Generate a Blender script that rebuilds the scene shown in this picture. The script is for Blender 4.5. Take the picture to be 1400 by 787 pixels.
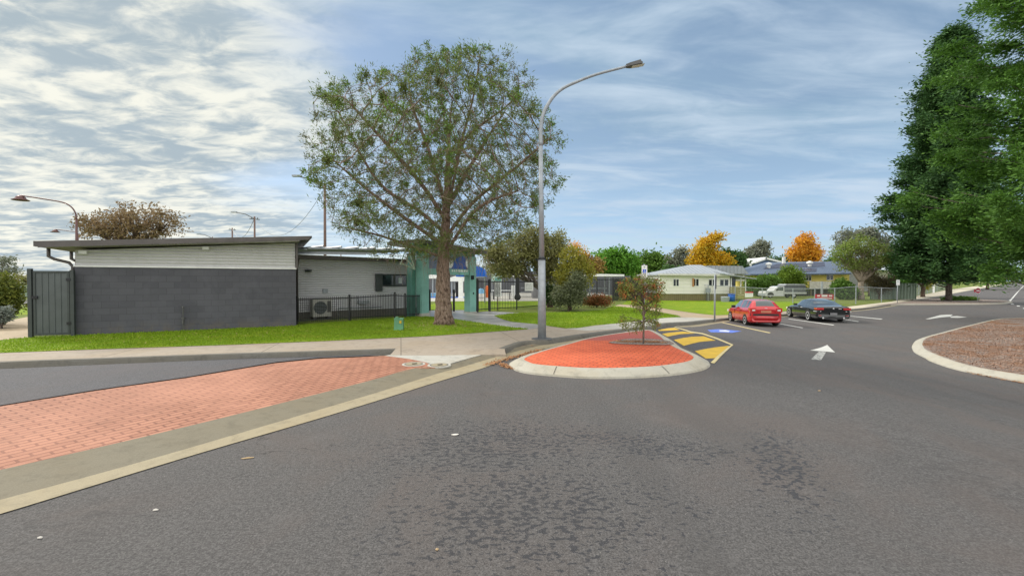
import bpy, bmesh, math, random
import numpy as np
from mathutils import Vector, Matrix
from mathutils.geometry import delaunay_2d_cdt

random.seed(7); RNG = np.random.default_rng(11)
R = math.radians
for o in list(bpy.data.objects): bpy.data.objects.remove(o)
SC = bpy.context.scene
COL = SC.collection

# ------------------------------------------------------------------ camera
F, CX, CY, EYE = 610.0, 700.0, 393.5, 1.75
PITCH = math.atan((CY - 384.0) / F)
cam = bpy.data.objects.new('camera', bpy.data.cameras.new('camera')); COL.objects.link(cam)
cam.location = (0, 0, EYE); cam.rotation_euler = (R(90) - PITCH, 0, 0)
cam.data.sensor_width = 36; cam.data.lens = 36 * F / 1400
cam.data.clip_start = .05; cam.data.clip_end = 6000
SC.camera = cam

# ------------------------------------------------------------------ light
SUN_EL, SUN_AZ = R(34), R(-58)          # azimuth from +Y, negative = to the left
SUN_DIR = Vector((math.sin(SUN_AZ) * math.cos(SUN_EL), math.cos(SUN_AZ) * math.cos(SUN_EL), math.sin(SUN_EL)))
sun = bpy.data.objects.new('sun', bpy.data.lights.new('sun', 'SUN')); COL.objects.link(sun)
sun.data.energy = 2.3; sun.data.angle = R(11); sun.data.color = (1, .94, .84)
sun.rotation_euler = SUN_DIR.to_track_quat('Z', 'Y').to_euler()
SC.view_settings.view_transform = 'Standard'; SC.view_settings.look = 'None'
SC.view_settings.exposure = 0.45; SC.view_settings.gamma = 1
try: SC.cycles.max_bounces = 6; SC.cycles.transparent_max_bounces = 12
except Exception: pass

def build_world():
    w = bpy.data.worlds.new('World'); SC.world = w; w.use_nodes = True
    nt = w.node_tree; N = nt.nodes; L = nt.links
    for n in list(N): N.remove(n)
    def nd(t, **k):
        n = N.new(t)
        for a, b in k.items(): setattr(n, a, b)
        return n
    def val(x, sock):
        if hasattr(x, 'default_value') or hasattr(x, 'links'): L.new(x, sock)
        else: sock.default_value = x
    def m(op, a, b=None, c=None, clamp=False):
        n = nd('ShaderNodeMath', operation=op); n.use_clamp = clamp
        for i, v in enumerate((a, b, c)):
            if v is not None: val(v, n.inputs[i])
        return n.outputs[0]
    def vm(op, a, b=None, out=0):
        n = nd('ShaderNodeVectorMath', operation=op)
        for i, v in enumerate((a, b)):
            if v is not None: val(v, n.inputs[i])
        return n.outputs[out]
    def mixc(f, a, b):
        n = nd('ShaderNodeMix', data_type='RGBA'); val(f, n.inputs[0]); val(a, n.inputs[6]); val(b, n.inputs[7]); return n.outputs[2]
    def smooth(x, lo, hi):
        n = nd('ShaderNodeMapRange', interpolation_type='SMOOTHSTEP'); val(x, n.inputs[0])
        n.inputs[1].default_value = lo; n.inputs[2].default_value = hi; return n.outputs[0]
    sky = nd('ShaderNodeTexSky', sky_type='NISHITA'); sky.sun_disc = False
    sky.sun_elevation = SUN_EL; sky.sun_rotation = SUN_AZ; sky.air_density = 1.0; sky.dust_density = .7; sky.ozone_density = 1.3
    tc = nd('ShaderNodeTexCoord').outputs['Generated']
    d = vm('NORMALIZE', tc)
    sx = nd('ShaderNodeSeparateXYZ'); L.new(d, sx.inputs[0])
    zz = m('ADD', m('MAXIMUM', sx.outputs[2], 0.0), .10)
    cmb = nd('ShaderNodeCombineXYZ'); L.new(m('DIVIDE', sx.outputs[0], zz), cmb.inputs[0]); L.new(m('DIVIDE', sx.outputs[1], zz), cmb.inputs[1])
    p = cmb.outputs[0]
    def noise(vec, scale, detail, rough, dist=0, rot=0, sc=(1, 1, 1), off=(0, 0, 0)):
        mp = nd('ShaderNodeMapping'); L.new(vec, mp.inputs[0]); mp.inputs['Rotation'].default_value = (0, 0, rot)
        mp.inputs['Scale'].default_value = sc; mp.inputs['Location'].default_value = off
        n = nd('ShaderNodeTexNoise'); L.new(mp.outputs[0], n.inputs['Vector']); n.inputs['Scale'].default_value = scale
        n.inputs['Detail'].default_value = detail; n.inputs['Roughness'].default_value = rough; n.inputs['Distortion'].default_value = dist
        return n.outputs['Fac']
    big = noise(p, .55, 6, .55, .5, R(-25), (1, 1.6, 1), (3.1, 1.7, 0))
    wisp = noise(p, 1.3, 7, .55, .7, R(-38), (.8, 1.7, 1), (8, 2, 0))
    wisp2 = noise(p, 3.2, 7, .58, .6, R(-42), (.75, 1.8, 1), (1, 9, 0))
    dap = noise(p, 4.4, 6, .6, .4, R(35), (1, 1.6, 1), (0, 4, 0))
    dap2 = noise(p, 1.1, 4, .5, .3, R(35), (1, 1.5, 1), (5, 4, 0))
    g = nd('ShaderNodeVectorMath', operation='DOT_PRODUCT'); L.new(d, g.inputs[0])
    gd = Vector((-.80, .52, .30)).normalized(); g.inputs[1].default_value = gd
    glow = smooth(g.outputs['Value'], .62, .97)
    left = smooth(m('ADD', g.outputs['Value'], m('MULTIPLY', m('SUBTRACT', big, .5), .45)), .74, .93)
    # soft veil of cloud over the blue everywhere, dappled bright cloud near the sun
    veil = smooth(m('ADD', m('MULTIPLY', big, .55), m('MULTIPLY', wisp, .55)), .46, .66)
    dm = smooth(m('ADD', m('MULTIPLY', dap, .65), m('MULTIPLY', dap2, .45)), .45, .66)
    hi = smooth(sx.outputs[2], .02, .34)
    skyc = vm('MULTIPLY', sky.outputs[0], (1.25, 1.2, 1.2))
    veilc = mixc(hi, (3.8, 5.7, 7.9, 1), (2.6, 3.85, 5.1, 1))
    c1 = mixc(m('ADD', m('MULTIPLY', veil, .45), .5), skyc, veilc)
    c1 = mixc(m('MULTIPLY', smooth(m('ADD', m('MULTIPLY', wisp, .7), m('MULTIPLY', wisp2, .35)), .42, .72), .85), c1, (5.0, 6.0, 7.1, 1))
    bright = mixc(glow, (6.0, 6.6, 7.0, 1), (8.2, 8.1, 7.1, 1))
    shade = mixc(glow, (2.6, 3.6, 4.7, 1), (3.6, 4.3, 4.7, 1))
    c2 = mixc(dm, shade, bright)
    c = mixc(m('MULTIPLY', left, .93), c1, c2)
    # unseen bright cloud added overhead and behind the viewer to raise fill light
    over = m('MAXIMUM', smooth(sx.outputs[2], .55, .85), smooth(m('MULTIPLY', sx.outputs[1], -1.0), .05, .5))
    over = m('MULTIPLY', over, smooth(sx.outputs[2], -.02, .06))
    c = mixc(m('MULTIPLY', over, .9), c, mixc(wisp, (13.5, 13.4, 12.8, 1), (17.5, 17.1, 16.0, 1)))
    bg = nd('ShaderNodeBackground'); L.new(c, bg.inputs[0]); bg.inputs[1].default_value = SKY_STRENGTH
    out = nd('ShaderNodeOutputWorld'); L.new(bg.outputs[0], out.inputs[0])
SKY_STRENGTH = .088
build_world()

# ------------------------------------------------------------------ terrain: falls .6 m towards the car park
KN = [3 + .5 * i for i in range(17)]
def _s(t):
    t = min(1, max(0, t)); return t * t * (3 - 2 * t)
KV = [-.74 * _s((k - 3) / 8) for k in KN]
def H(x, y):
    u = x - .12 * y
    if u <= KN[0]: return 0.0
    if u >= KN[-1]: return KV[-1]
    i = int((u - KN[0]) / .5); f = (u - KN[i]) / .5
    return KV[i] * (1 - f) + KV[i + 1] * f
def ray(px, py):
    x = (px - CX) / F; y = (CY - py) / F; c, s = math.cos(PITCH), math.sin(PITCH)
    return Vector((x, c + y * s, -s + y * c))
def at(px, py, dz=0.0):
    """where the sight line of the survey point meets the terrain raised by dz"""
    d = ray(px, py); o = Vector((0, 0, EYE)); t = .5; pt = t
    def f(t):
        p = o + d * t; return p.z - H(p.x, p.y) - dz
    while f(t) > 0 and t < 3000: pt = t; t *= 1.03
    a, b = pt, t
    for _ in range(40):
        mid = (a + b) / 2
        if f(mid) > 0: a = mid
        else: b = mid
    p = o + d * b; return Vector((p.x, p.y, H(p.x, p.y) + dz))
def dep(px, py, Y):
    d = ray(px, py); return Vector((0, 0, EYE)) + d * (Y / d.y)
LAND = .12

# ------------------------------------------------------------------ materials
MATS = {}
class NT:
    def __init__(s, name):
        s.m = bpy.data.materials.new(name); s.m.use_nodes = True; s.t = s.m.node_tree
        s.b = s.t.nodes['Principled BSDF']; s.out = s.t.nodes['Material Output']
        s.co = s.t.nodes.new('ShaderNodeTexCoord').outputs['Object']; MATS[name] = s.m
    def nd(s, t, **k):
        n = s.t.nodes.new(t)
        for a, b in k.items(): setattr(n, a, b)
        return n
    def set(s, sock, v):
        if hasattr(v, 'links') and not isinstance(v, (float, int, tuple)): s.t.links.new(v, sock)
        else: sock.default_value = v
    def noise(s, scale, detail=4, rough=.5, dist=0, vec=None, sc=(1, 1, 1), rot=0, off=(0, 0, 0)):
        mp = s.nd('ShaderNodeMapping'); s.set(mp.inputs[0], vec or s.co); mp.inputs['Scale'].default_value = sc
        mp.inputs['Rotation'].default_value = (0, 0, rot); mp.inputs['Location'].default_value = off
        n = s.nd('ShaderNodeTexNoise'); s.set(n.inputs['Vector'], mp.outputs[0]); n.inputs['Scale'].default_value = scale
        n.inputs['Detail'].default_value = detail; n.inputs['Roughness'].default_value = rough; n.inputs['Distortion'].default_value = dist
        return n.outputs['Fac']
    def ss(s, x, lo, hi):
        n = s.nd('ShaderNodeMapRange', interpolation_type='SMOOTHSTEP'); s.set(n.inputs[0], x)
        n.inputs[1].default_value = lo; n.inputs[2].default_value = hi; return n.outputs[0]
    def math(s, op, a, b=0.0):
        n = s.nd('ShaderNodeMath', operation=op); s.set(n.inputs[0], a); s.set(n.inputs[1], b); return n.outputs[0]
    def mix(s, f, a, b, mode='MIX'):
        n = s.nd('ShaderNodeMix', data_type='RGBA', blend_type=mode)
        s.set(n.inputs[0], f)
        s.set(n.inputs[6], (*a, 1) if isinstance(a, tuple) and len(a) == 3 else a)
        s.set(n.inputs[7], (*b, 1) if isinstance(b, tuple) and len(b) == 3 else b); return n.outputs[2]
    def col(s, c): s.set(s.b.inputs['Base Color'], (*c, 1) if isinstance(c, tuple) else c)
    def rough(s, r): s.set(s.b.inputs['Roughness'], r)
    def bump(s, h, strength=.4, dist=.01):
        n = s.nd('ShaderNodeBump'); s.set(n.inputs['Height'], h); n.inputs['Strength'].default_value = strength; n.inputs['Distance'].default_value = dist
        s.t.links.new(n.outputs[0], s.b.inputs['Normal'])
    def blob(s, x, y, rx, ry, rot=0):
        """soft elliptical region round a place on the ground"""
        mp = s.nd('ShaderNodeMapping', vector_type='TEXTURE'); s.set(mp.inputs[0], s.co)
        mp.inputs['Location'].default_value = (x, y, 0); mp.inputs['Rotation'].default_value = (0, 0, rot); mp.inputs['Scale'].default_value = (rx, ry, 1000)
        v = s.nd('ShaderNodeVectorMath', operation='LENGTH'); s.set(v.inputs[0], mp.outputs[0])
        return s.ss(v.outputs['Value'], 1.0, .15)

def plain(name, c, rough=.6, metal=0, var=.18, scale=3, spec=None, coat=0, bump=0, bscale=60):
    n = NT(name); c2 = tuple(x * (1 - var) for x in c); c3 = tuple(min(1, x * (1 + var * .6)) for x in c)
    f = n.noise(scale, 6, .6); n.col(n.mix(n.ss(f, .3, .7), c2, c3)); n.rough(rough); n.b.inputs['Metallic'].default_value = metal
    if coat: n.b.inputs['Coat Weight'].default_value = coat; n.b.inputs['Coat Roughness'].default_value = .04
    if spec is not None: n.b.inputs['Specular IOR Level'].default_value = spec
    if bump: n.bump(n.noise(bscale, 4, .6), bump, .004)
    return n.m

def mk_asphalt(name, base, patches=False, fine=75):
    n = NT(name)
    g = n.noise(fine, 3, .75); g2 = n.noise(34, 4, .65); big = n.noise(.55, 5, .6, .6); mid = n.noise(2.6, 5, .65, .5)
    dark = tuple(x * .55 for x in base); light = tuple(x * 1.45 for x in base); brown = (base[0] * 1.14, base[1] * .98, base[2] * .9)
    c = n.mix(n.ss(n.math('ADD', n.math('MULTIPLY', g, .6), n.math('MULTIPLY', n.noise(28, 3, .8, off=(4, 4, 0)), .4)), .40, .62), dark, light)
    c = n.mix(n.math('MULTIPLY', n.ss(g2, .45, .7), .35), c, tuple(x * .75 for x in base))
    c = n.mix(n.math('MULTIPLY', n.ss(big, .42, .66), .5), c, brown)
    c = n.mix(n.math('MULTIPLY', n.ss(mid, .52, .7), .22), c, tuple(x * 1.4 for x in base))
    tyre = n.noise(1.0, 4, .55, .3, sc=(1.1, .16, 1), rot=R(-32))
    c = n.mix(n.math('MULTIPLY', n.ss(tyre, .5, .68), .3), c, tuple(x * .68 for x in base))
    rough = .82
    if patches:
        worn = n.math('ADD', n.math('MULTIPLY', n.noise(21, 3, .55, .3, sc=(.75, 1.1, 1), off=(3, 1, 0)), .80), n.math('MULTIPLY', n.noise(4.1, 4, .6, .5), .20))
        b = n.math('MAXIMUM', n.blob(-.2, 4.7, 2.0, 1.3, .2), n.blob(1.3, 4.8, 1.7, .6, R(-18)))
        b = n.math('MAXIMUM', b, n.blob(.1, 3.4, 1.7, 1.2, 0))
        b = n.math('MAXIMUM', b, n.blob(2.6, 4.3, .5, 1.7, R(-25)))
        m = n.ss(n.math('ADD', worn, n.math('MULTIPLY', b, .105)), .612, .628)
        m = n.math('MULTIPLY', m, n.ss(b, .02, .10))
        c = n.mix(n.math('MULTIPLY', m, .92), c, (base[0] * .36, base[1] * .37, base[2] * .42))
        b2 = n.math('MAXIMUM', n.blob(4.4, 4.2, 1.8, 2.2), n.blob(-3.4, 3.0, 1.6, .9, R(55)))
        m2 = n.math('MULTIPLY', n.ss(n.noise(9, 6, .7, .4, sc=(.5, 1, 1), rot=R(20)), .5, .66), b2)
        c = n.mix(n.math('MULTIPLY', m2, .5), c, tuple(x * .5 for x in base))
        rough = n.mix(m, (.85, .85, .85), (.55, .55, .55))
        # bright aggregate chips
        v = n.nd('ShaderNodeTexVoronoi'); n.set(v.inputs['Vector'], n.co); v.inputs['Scale'].default_value = 26
        chip = n.ss(v.outputs['Distance'], .085, .05)
        sel = n.nd('ShaderNodeSeparateColor'); n.set(sel.inputs[0], v.outputs['Color'])
        c = n.mix(n.math('MULTIPLY', chip, n.ss(sel.outputs[0], .82, .84)), c, (.42, .4, .36))
        # hairline cracks
        v2 = n.nd('ShaderNodeTexVoronoi', feature='DISTANCE_TO_EDGE'); v2.inputs['Scale'].default_value = .32
        wv = n.nd('ShaderNodeVectorMath', operation='ADD'); n.set(wv.inputs[0], n.co)
        nn = n.nd('ShaderNodeTexNoise'); n.set(nn.inputs['Vector'], n.co); nn.inputs['Scale'].default_value = 2.2; nn.inputs['Detail'].default_value = 6
        sv = n.nd('ShaderNodeVectorMath', operation='SCALE'); n.set(sv.inputs[0], nn.outputs['Color']); sv.inputs['Scale'].default_value = 1.1
        n.set(wv.inputs[1], sv.outputs[0]); n.set(v2.inputs['Vector'], wv.outputs[0])
        cr = n.math('MULTIPLY', n.ss(v2.outputs['Distance'], .0035, .001), n.ss(n.noise(.5, 3), .5, .58))
        c = n.mix(n.math('MULTIPLY', cr, .55), c, (.02, .02, .02))
    n.col(c); n.rough(rough); n.b.inputs['Specular IOR Level'].default_value = .35
    n.bump(n.math('ADD', g, n.math('MULTIPLY', g2, .8)), .8, .016)
    return n.m

def mk_brick(name, c1, c2, mortar, rot, w, h, mort=.06, region=None):
    n = NT(name)
    mp = n.nd('ShaderNodeMapping'); n.set(mp.inputs[0], n.co); mp.inputs['Rotation'].default_value = (0, 0, rot)
    b = n.nd('ShaderNodeTexBrick'); n.set(b.inputs['Vector'], mp.outputs[0]); b.inputs['Scale'].default_value = 1
    b.inputs['Brick Width'].default_value = w; b.inputs['Row Height'].default_value = h
    b.inputs['Mortar Size'].default_value = h * mort; b.inputs['Mortar Smooth'].default_value = .35; b.inputs['Bias'].default_value = 0
    b.inputs['Color1'].default_value = (*c1, 1); b.inputs['Color2'].default_value = (*c2, 1); b.inputs['Mortar'].default_value = (*mortar, 1)
    c = n.mix(n.math('MULTIPLY', n.ss(n.noise(1.1, 5, .6, .3), .42, .7), .35), b.outputs['Color'], tuple(x * .8 for x in c1))
    c = n.mix(n.math('MULTIPLY', n.ss(n.noise(60, 3, .7), .45, .75), .25), c, tuple(min(1, x * 1.25) for x in c2))
    c = n.mix(n.math('MULTIPLY', n.ss(n.noise(3.5, 6, .7, .8, sc=(1, .4, 1), rot=rot), .5, .72), .4), c, tuple(x * .45 for x in c1))
    c = n.mix(n.math('MULTIPLY', n.ss(n.noise(.35, 4, .6, off=(9, 2, 0)), .45, .65), .3), c, tuple(min(1, x * 1.3 + .03) for x in c2))
    if region:
        sx = n.nd('ShaderNodeSeparateXYZ'); n.set(sx.inputs[0], n.co)
        f = n.ss(n.math('ADD', sx.outputs[1], n.math('MULTIPLY', n.noise(.9, 4), .8)), region[0], region[1])
        c = n.mix(n.math('MULTIPLY', f, .85), c, n.mix(b.outputs['Fac'], region[2], tuple(x * .6 for x in region[2])))
    n.col(c); n.rough(.8); n.b.inputs['Specular IOR Level'].default_value = .3
    n.bump(n.math('SUBTRACT', n.noise(80, 3, .6), n.math('MULTIPLY', b.outputs['Fac'], 1.3)), .5, .008)
    return n.m

def mk_concrete(name, c, joints=None, warm=(1.1, 1.0, .84)):
    n = NT(name); g = n.noise(90, 4, .7); big = n.noise(.7, 6, .65, .5); mid = n.noise(5, 5, .7, .3)
    cc = n.mix(n.ss(g, .3, .7), tuple(x * .86 for x in c), tuple(min(1, x * 1.1) for x in c))
    cc = n.mix(n.math('MULTIPLY', n.ss(big, .4, .68), .5), cc, tuple(c[i] * warm[i] * .82 for i in range(3)))
    cc = n.mix(n.math('MULTIPLY', n.ss(mid, .48, .68), .5), cc, tuple(x * .62 for x in c))
    cc = n.mix(n.math('MULTIPLY', n.ss(n.noise(1.8, 7, .75, 1.2, off=(5, 5, 0)), .55, .66), .4), cc, tuple(x * .45 for x in c))
    if joints:
        mp = n.nd('ShaderNodeMapping'); n.set(mp.inputs[0], n.co); mp.inputs['Rotation'].default_value = (0, 0, joints[0])
        b = n.nd('ShaderNodeTexBrick'); n.set(b.inputs['Vector'], mp.outputs[0]); b.inputs['Scale'].default_value = 1; b.offset = 0
        b.inputs['Brick Width'].default_value = joints[1]; b.inputs['Row Height'].default_value = 60; b.inputs['Mortar Size'].default_value = .012
        b.inputs['Mortar Smooth'].default_value = .3
        cc = n.mix(n.math('MULTIPLY', b.outputs['Fac'], .75), cc, tuple(x * .25 for x in c))
    n.col(cc); n.rough(.85); n.b.inputs['Specular IOR Level'].default_value = .3; n.bump(n.math('ADD', g, mid), .3, .006)
    return n.m

def mk_grass(name, a, b, dry, amt=.5):
    n = NT(name); f = n.noise(45, 4, .75); g = n.noise(1.1, 6, .62, .6); k = n.noise(7, 5, .65, .4)
    c = n.mix(n.ss(f, .3, .7), tuple(x * .62 for x in a), b)
    c = n.mix(n.math('MULTIPLY', n.ss(k, .45, .72), .55), c, tuple(x * .75 for x in a))
    c = n.mix(n.math('MULTIPLY', n.ss(g, .45, .68), amt), c, dry)
    n.col(c); n.rough(.9); n.b.inputs['Specular IOR Level'].default_value = .15
    n.bump(n.math('ADD', f, k), .8, .03); return n.m

def mk_leaf(name, c, c2=None, c3=None, big=.6, trans=.25):
    """colour differs from leaf to leaf and from clump to clump"""
    n = NT(name); c2 = c2 or tuple(x * 1.7 for x in c); c3 = c3 or tuple(x * .55 for x in c)
    geo = n.nd('ShaderNodeNewGeometry'); r = geo.outputs['Random Per Island']
    cc = n.mix(r, c3, c2); cc = n.mix(.45, cc, c)
    cc = n.mix(n.math('MULTIPLY', n.ss(n.noise(big, 4, .6), .42, .62), .75), cc, n.mix(r, c, c2))
    n.col(cc); n.rough(.62); n.b.inputs['Specular IOR Level'].default_value = .3
    if trans:
        tr = n.nd('ShaderNodeBsdfTranslucent'); n.set(tr.inputs[0], n.mix(.5, cc, c2)); mx = n.nd('ShaderNodeMixShader'); mx.inputs[0].default_value = trans
        n.t.links.new(n.b.outputs[0], mx.inputs[1]); n.t.links.new(tr.outputs[0], mx.inputs[2]); n.t.links.new(mx.outputs[0], n.out.inputs[0])
    return n.m

def mk_bark(name, a, b, sc=(9, 9, 2.2), strength=1.0):
    n = NT(name)
    mp = n.nd('ShaderNodeMapping'); n.set(mp.inputs[0], n.co); mp.inputs['Scale'].default_value = sc
    v = n.nd('ShaderNodeTexVoronoi'); n.set(v.inputs['Vector'], mp.outputs[0]); v.inputs['Scale'].default_value = 1.4
    f = n.noise(2, 5, .7, .5, sc=sc); c = n.mix(n.ss(f, .35, .65), a, b); c = n.mix(n.math('MULTIPLY', n.ss(v.outputs['Distance'], .40, .8), n.ss(n.noise(1.5, 4, .7, sc=sc), .35, .6)), c, tuple(x * .4 for x in a))
    n.col(c); n.rough(.9); n.b.inputs['Specular IOR Level'].default_value = .1
    n.bump(n.math('SUBTRACT', f, v.outputs['Distance']), strength, .04); return n.m

def mk_ribbed(name, c, pitch, axis=2, depth=.012, rough=.45, dirt=.25, metal=0, rot=0):
    """profiled sheet: ribs as bump along one axis"""
    n = NT(name); mp = n.nd('ShaderNodeMapping'); n.set(mp.inputs[0], n.co); mp.inputs['Rotation'].default_value = (0, 0, rot)
    sx = n.nd('ShaderNodeSeparateXYZ'); n.set(sx.inputs[0], mp.outputs[0])
    w = n.math('SINE', n.math('MULTIPLY', sx.outputs[axis], 2 * math.pi / pitch))
    cc = n.mix(n.math('MULTIPLY', n.ss(n.noise(.8, 6, .65, .4), .42, .7), dirt), c, tuple(x * .6 for x in c))
    cc = n.mix(n.math('MULTIPLY', n.ss(n.noise(3, 5, .65, sc=(1, 1, .12)), .5, .75), dirt), cc, tuple(x * .62 for x in c))
    cc = n.mix(n.math('MULTIPLY', n.ss(w, -.55, -1), .5), cc, tuple(x * .5 for x in c))
    n.col(cc); n.rough(rough); n.b.inputs['Metallic'].default_value = metal; n.bump(w, 1.0, depth); return n.m

def mk_blocks(name, a, b, mortar, rot):
    """painted concrete blocks, some courses a shade off; runs along the wall direction"""
    n = NT(name); mp = n.nd('ShaderNodeMapping'); n.set(mp.inputs[0], n.co); mp.inputs['Rotation'].default_value = (0, 0, rot)
    sx = n.nd('ShaderNodeSeparateXYZ'); n.set(sx.inputs[0], mp.outputs[0]); cb = n.nd('ShaderNodeCombineXYZ')
    n.set(cb.inputs[0], sx.outputs[0]); n.set(cb.inputs[1], sx.outputs[2])
    br = n.nd('ShaderNodeTexBrick'); n.set(br.inputs['Vector'], cb.outputs[0]); br.inputs['Scale'].default_value = 1
    br.inputs['Brick Width'].default_value = .40; br.inputs['Row Height'].default_value = .20; br.inputs['Mortar Size'].default_value = .006; br.inputs['Mortar Smooth'].default_value = .5
    br.inputs['Color1'].default_value = (*a, 1); br.inputs['Color2'].default_value = (*b, 1); br.inputs['Mortar'].default_value = (*mortar, 1); br.inputs['Bias'].default_value = -.35
    c = n.mix(n.math('MULTIPLY', n.ss(n.noise(1.2, 6, .7, .5), .4, .7), .45), br.outputs['Color'], tuple(x * 1.35 for x in a))
    c = n.mix(n.math('MULTIPLY', n.ss(n.noise(50, 3, .6), .45, .7), .2), c, tuple(x * .6 for x in a))
    c = n.mix(n.math('MULTIPLY', n.ss(sx.outputs[2], .45, .05), n.math('MULTIPLY', n.ss(n.noise(2.5, 5, .7), .4, .6), .5)), c, (.13, .11, .09))
    n.col(c); n.rough(.75); n.bump(n.math('SUBTRACT', n.noise(70, 4, .7), n.math('MULTIPLY', br.outputs['Fac'], 1.2)), .35, .008); return n.m

def mk_mesh(name, c, cover):
    n = NT(name); n.col(c); n.rough(.5); n.b.inputs['Metallic'].default_value = .3
    tr = n.nd('ShaderNodeBsdfTransparent'); mx = n.nd('ShaderNodeMixShader'); mx.inputs[0].default_value = cover
    n.t.links.new(tr.outputs[0], mx.inputs[1]); n.t.links.new(n.b.outputs[0], mx.inputs[2]); n.t.links.new(mx.outputs[0], n.out.inputs[0]); return n.m

M = dict(
 asphalt=mk_asphalt('asphalt', (.106, .101, .100), True),
 asphalt_old=mk_asphalt('side_asphalt', (.09, .09, .10)),
 worn_paint=None,
 yellow=None,
 cream_paint=plain('cream_road_paint', (.60, .50, .25), .7, var=.3, scale=14),
 blue_paint=plain('blue_road_paint', (.10, .18, .62), .7, var=.2, scale=9),
 kerb=mk_concrete('kerb_concrete', (.36, .34, .29)),
 kerb_dark=mk_concrete('weathered_kerb', (.15, .145, .13)),
 gutter=mk_concrete('gutter_concrete', (.33, .285, .195)),
 gutter_dark=mk_concrete('gutter_stained', (.19, .17, .125)),
 path=mk_concrete('footpath_concrete', (.34, .29, .235), (R(-14), 3.1)),
 wet_path=plain('damp_path', (.31, .30, .28), .42, var=.3, scale=2),
 new_path=mk_concrete('pale_concrete', (.44, .43, .39)),
 dirt_path=mk_concrete('worn_path', (.40, .32, .22)),
 far_path=mk_concrete('sandy_path', (.55, .50, .40)),
 grass=mk_grass('lawn', (.15, .25, .008), (.23, .36, .012), (.32, .33, .03)),
 grass_far=mk_grass('verge_grass', (.12, .17, .03), (.18, .24, .045), (.26, .23, .09), .6),
 mulch=None,
)
def mk_paint(name, c, wear=.5):
    n = NT(name); f = n.math('ADD', n.math('MULTIPLY', n.noise(38, 5, .75), .6), n.math('MULTIPLY', n.noise(5, 5, .7, .5), .4)); cc = n.mix(n.ss(n.noise(3, 5, .6), .3, .7), tuple(x * .8 for x in c), c)
    n.col(n.mix(n.ss(f, .50 + .1 * (1 - wear), .60 + .1 * (1 - wear)), cc, tuple(x * .35 + .05 for x in c))); n.rough(.75); return n.m
M['worn_paint'] = mk_paint('worn_road_paint', (.60, .60, .57), .55); M['yellow'] = mk_paint('yellow_road_paint', (.66, .42, .03), .35)
# ------------------------------------------------------------------ mesh tools
class MB:
    def __init__(s): s.v = []; s.f = []; s.smooth = False
    def add(s, vs, fs):
        n = len(s.v); s.v += [tuple(v) for v in vs]; s.f += [tuple(i + n for i in f) for f in fs]; return s
    def quad(s, *p): return s.add(p, [tuple(range(len(p)))])
    def obox(s, o, d, n, a, b, z):
        """box in a frame: origin o, along d, across n, ranges a, b, z"""
        o = Vector(o); d = Vector((d[0], d[1], 0)); n = Vector((n[0], n[1], 0)); k = Vector((0, 0, 1))
        vs = [o + d * x + n * y + k * zz for zz in z for y in b for x in a]
        return s.add(vs, [(0, 2, 3, 1), (4, 5, 7, 6), (0, 1, 5, 4), (2, 6, 7, 3), (0, 4, 6, 2), (1, 3, 7, 5)])
    def box(s, c, sz, rz=0):
        d = (math.cos(rz), math.sin(rz)); n = (-math.sin(rz), math.cos(rz))
        return s.obox(c, d, n, (-sz[0] / 2, sz[0] / 2), (-sz[1] / 2, sz[1] / 2), (-sz[2] / 2, sz[2] / 2))
    def tube(s, pts, r, sides=8, cap=True):
        pts = [Vector(p) for p in pts]; n = len(pts); rr = r if isinstance(r, (list, tuple)) else [r] * n
        base = len(s.v); prev = None
        for i, p in enumerate(pts):
            t = (pts[min(i + 1, n - 1)] - pts[max(i - 1, 0)])
            t = t.normalized() if t.length > 1e-9 else Vector((0, 0, 1))
            if prev is None:
                a = Vector((1, 0, 0)) if abs(t.x) < .9 else Vector((0, 1, 0)); u = t.cross(a).normalized()
            else: u = (prev - t * prev.dot(t)); u = u.normalized() if u.length > 1e-6 else t.orthogonal().normalized()
            prev = u; w = t.cross(u)
            for k in range(sides):
                an = 2 * math.pi * k / sides; s.v.append(tuple(p + (u * math.cos(an) + w * math.sin(an)) * rr[i]))
        for i in range(n - 1):
            for k in range(sides):
                a = base + i * sides + k; b = base + i * sides + (k + 1) % sides
                s.f.append((a, b, b + sides, a + sides))
        if cap:
            s.f.append(tuple(base + k for k in reversed(range(sides)))); s.f.append(tuple(base + (n - 1) * sides + k for k in range(sides)))
        return s
    def cyl(s, p, r, h, sides=16, r2=None): return s.tube([p, Vector(p) + Vector((0, 0, h))], [r, r if r2 is None else r2], sides)
    def lathe(s, o, prof, sides=20, axis='Z'):
        o = Vector(o); base = len(s.v)
        for (r, z) in prof:
            for k in range(sides):
                a = 2 * math.pi * k / sides
                if axis == 'Z': v = (r * math.cos(a), r * math.sin(a), z)
                else: v = (r * math.cos(a), z, r * math.sin(a))
                s.v.append(tuple(o + Vector(v)))
        for i in range(len(prof) - 1):
            for k in range(sides):
                a = base + i * sides + k; b = base + i * sides + (k + 1) % sides; s.f.append((a, b, b + sides, a + sides))
        return s
    def prism(s, poly, o, d, n, t):
        """poly of (along, up) extruded across from t[0] to t[1]"""
        o = Vector(o); d = Vector((d[0], d[1], 0)); n = Vector((n[0], n[1], 0)); k = len(poly)
        vs = [o + d * a + Vector((0, 0, z)) + n * tt for tt in t for (a, z) in poly]
        fs = [tuple(range(k)), tuple(reversed(range(k, 2 * k)))] + [(i, i + k, (i + 1) % k + k, (i + 1) % k) for i in range(k)]
        return s.add(vs, fs)

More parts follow.
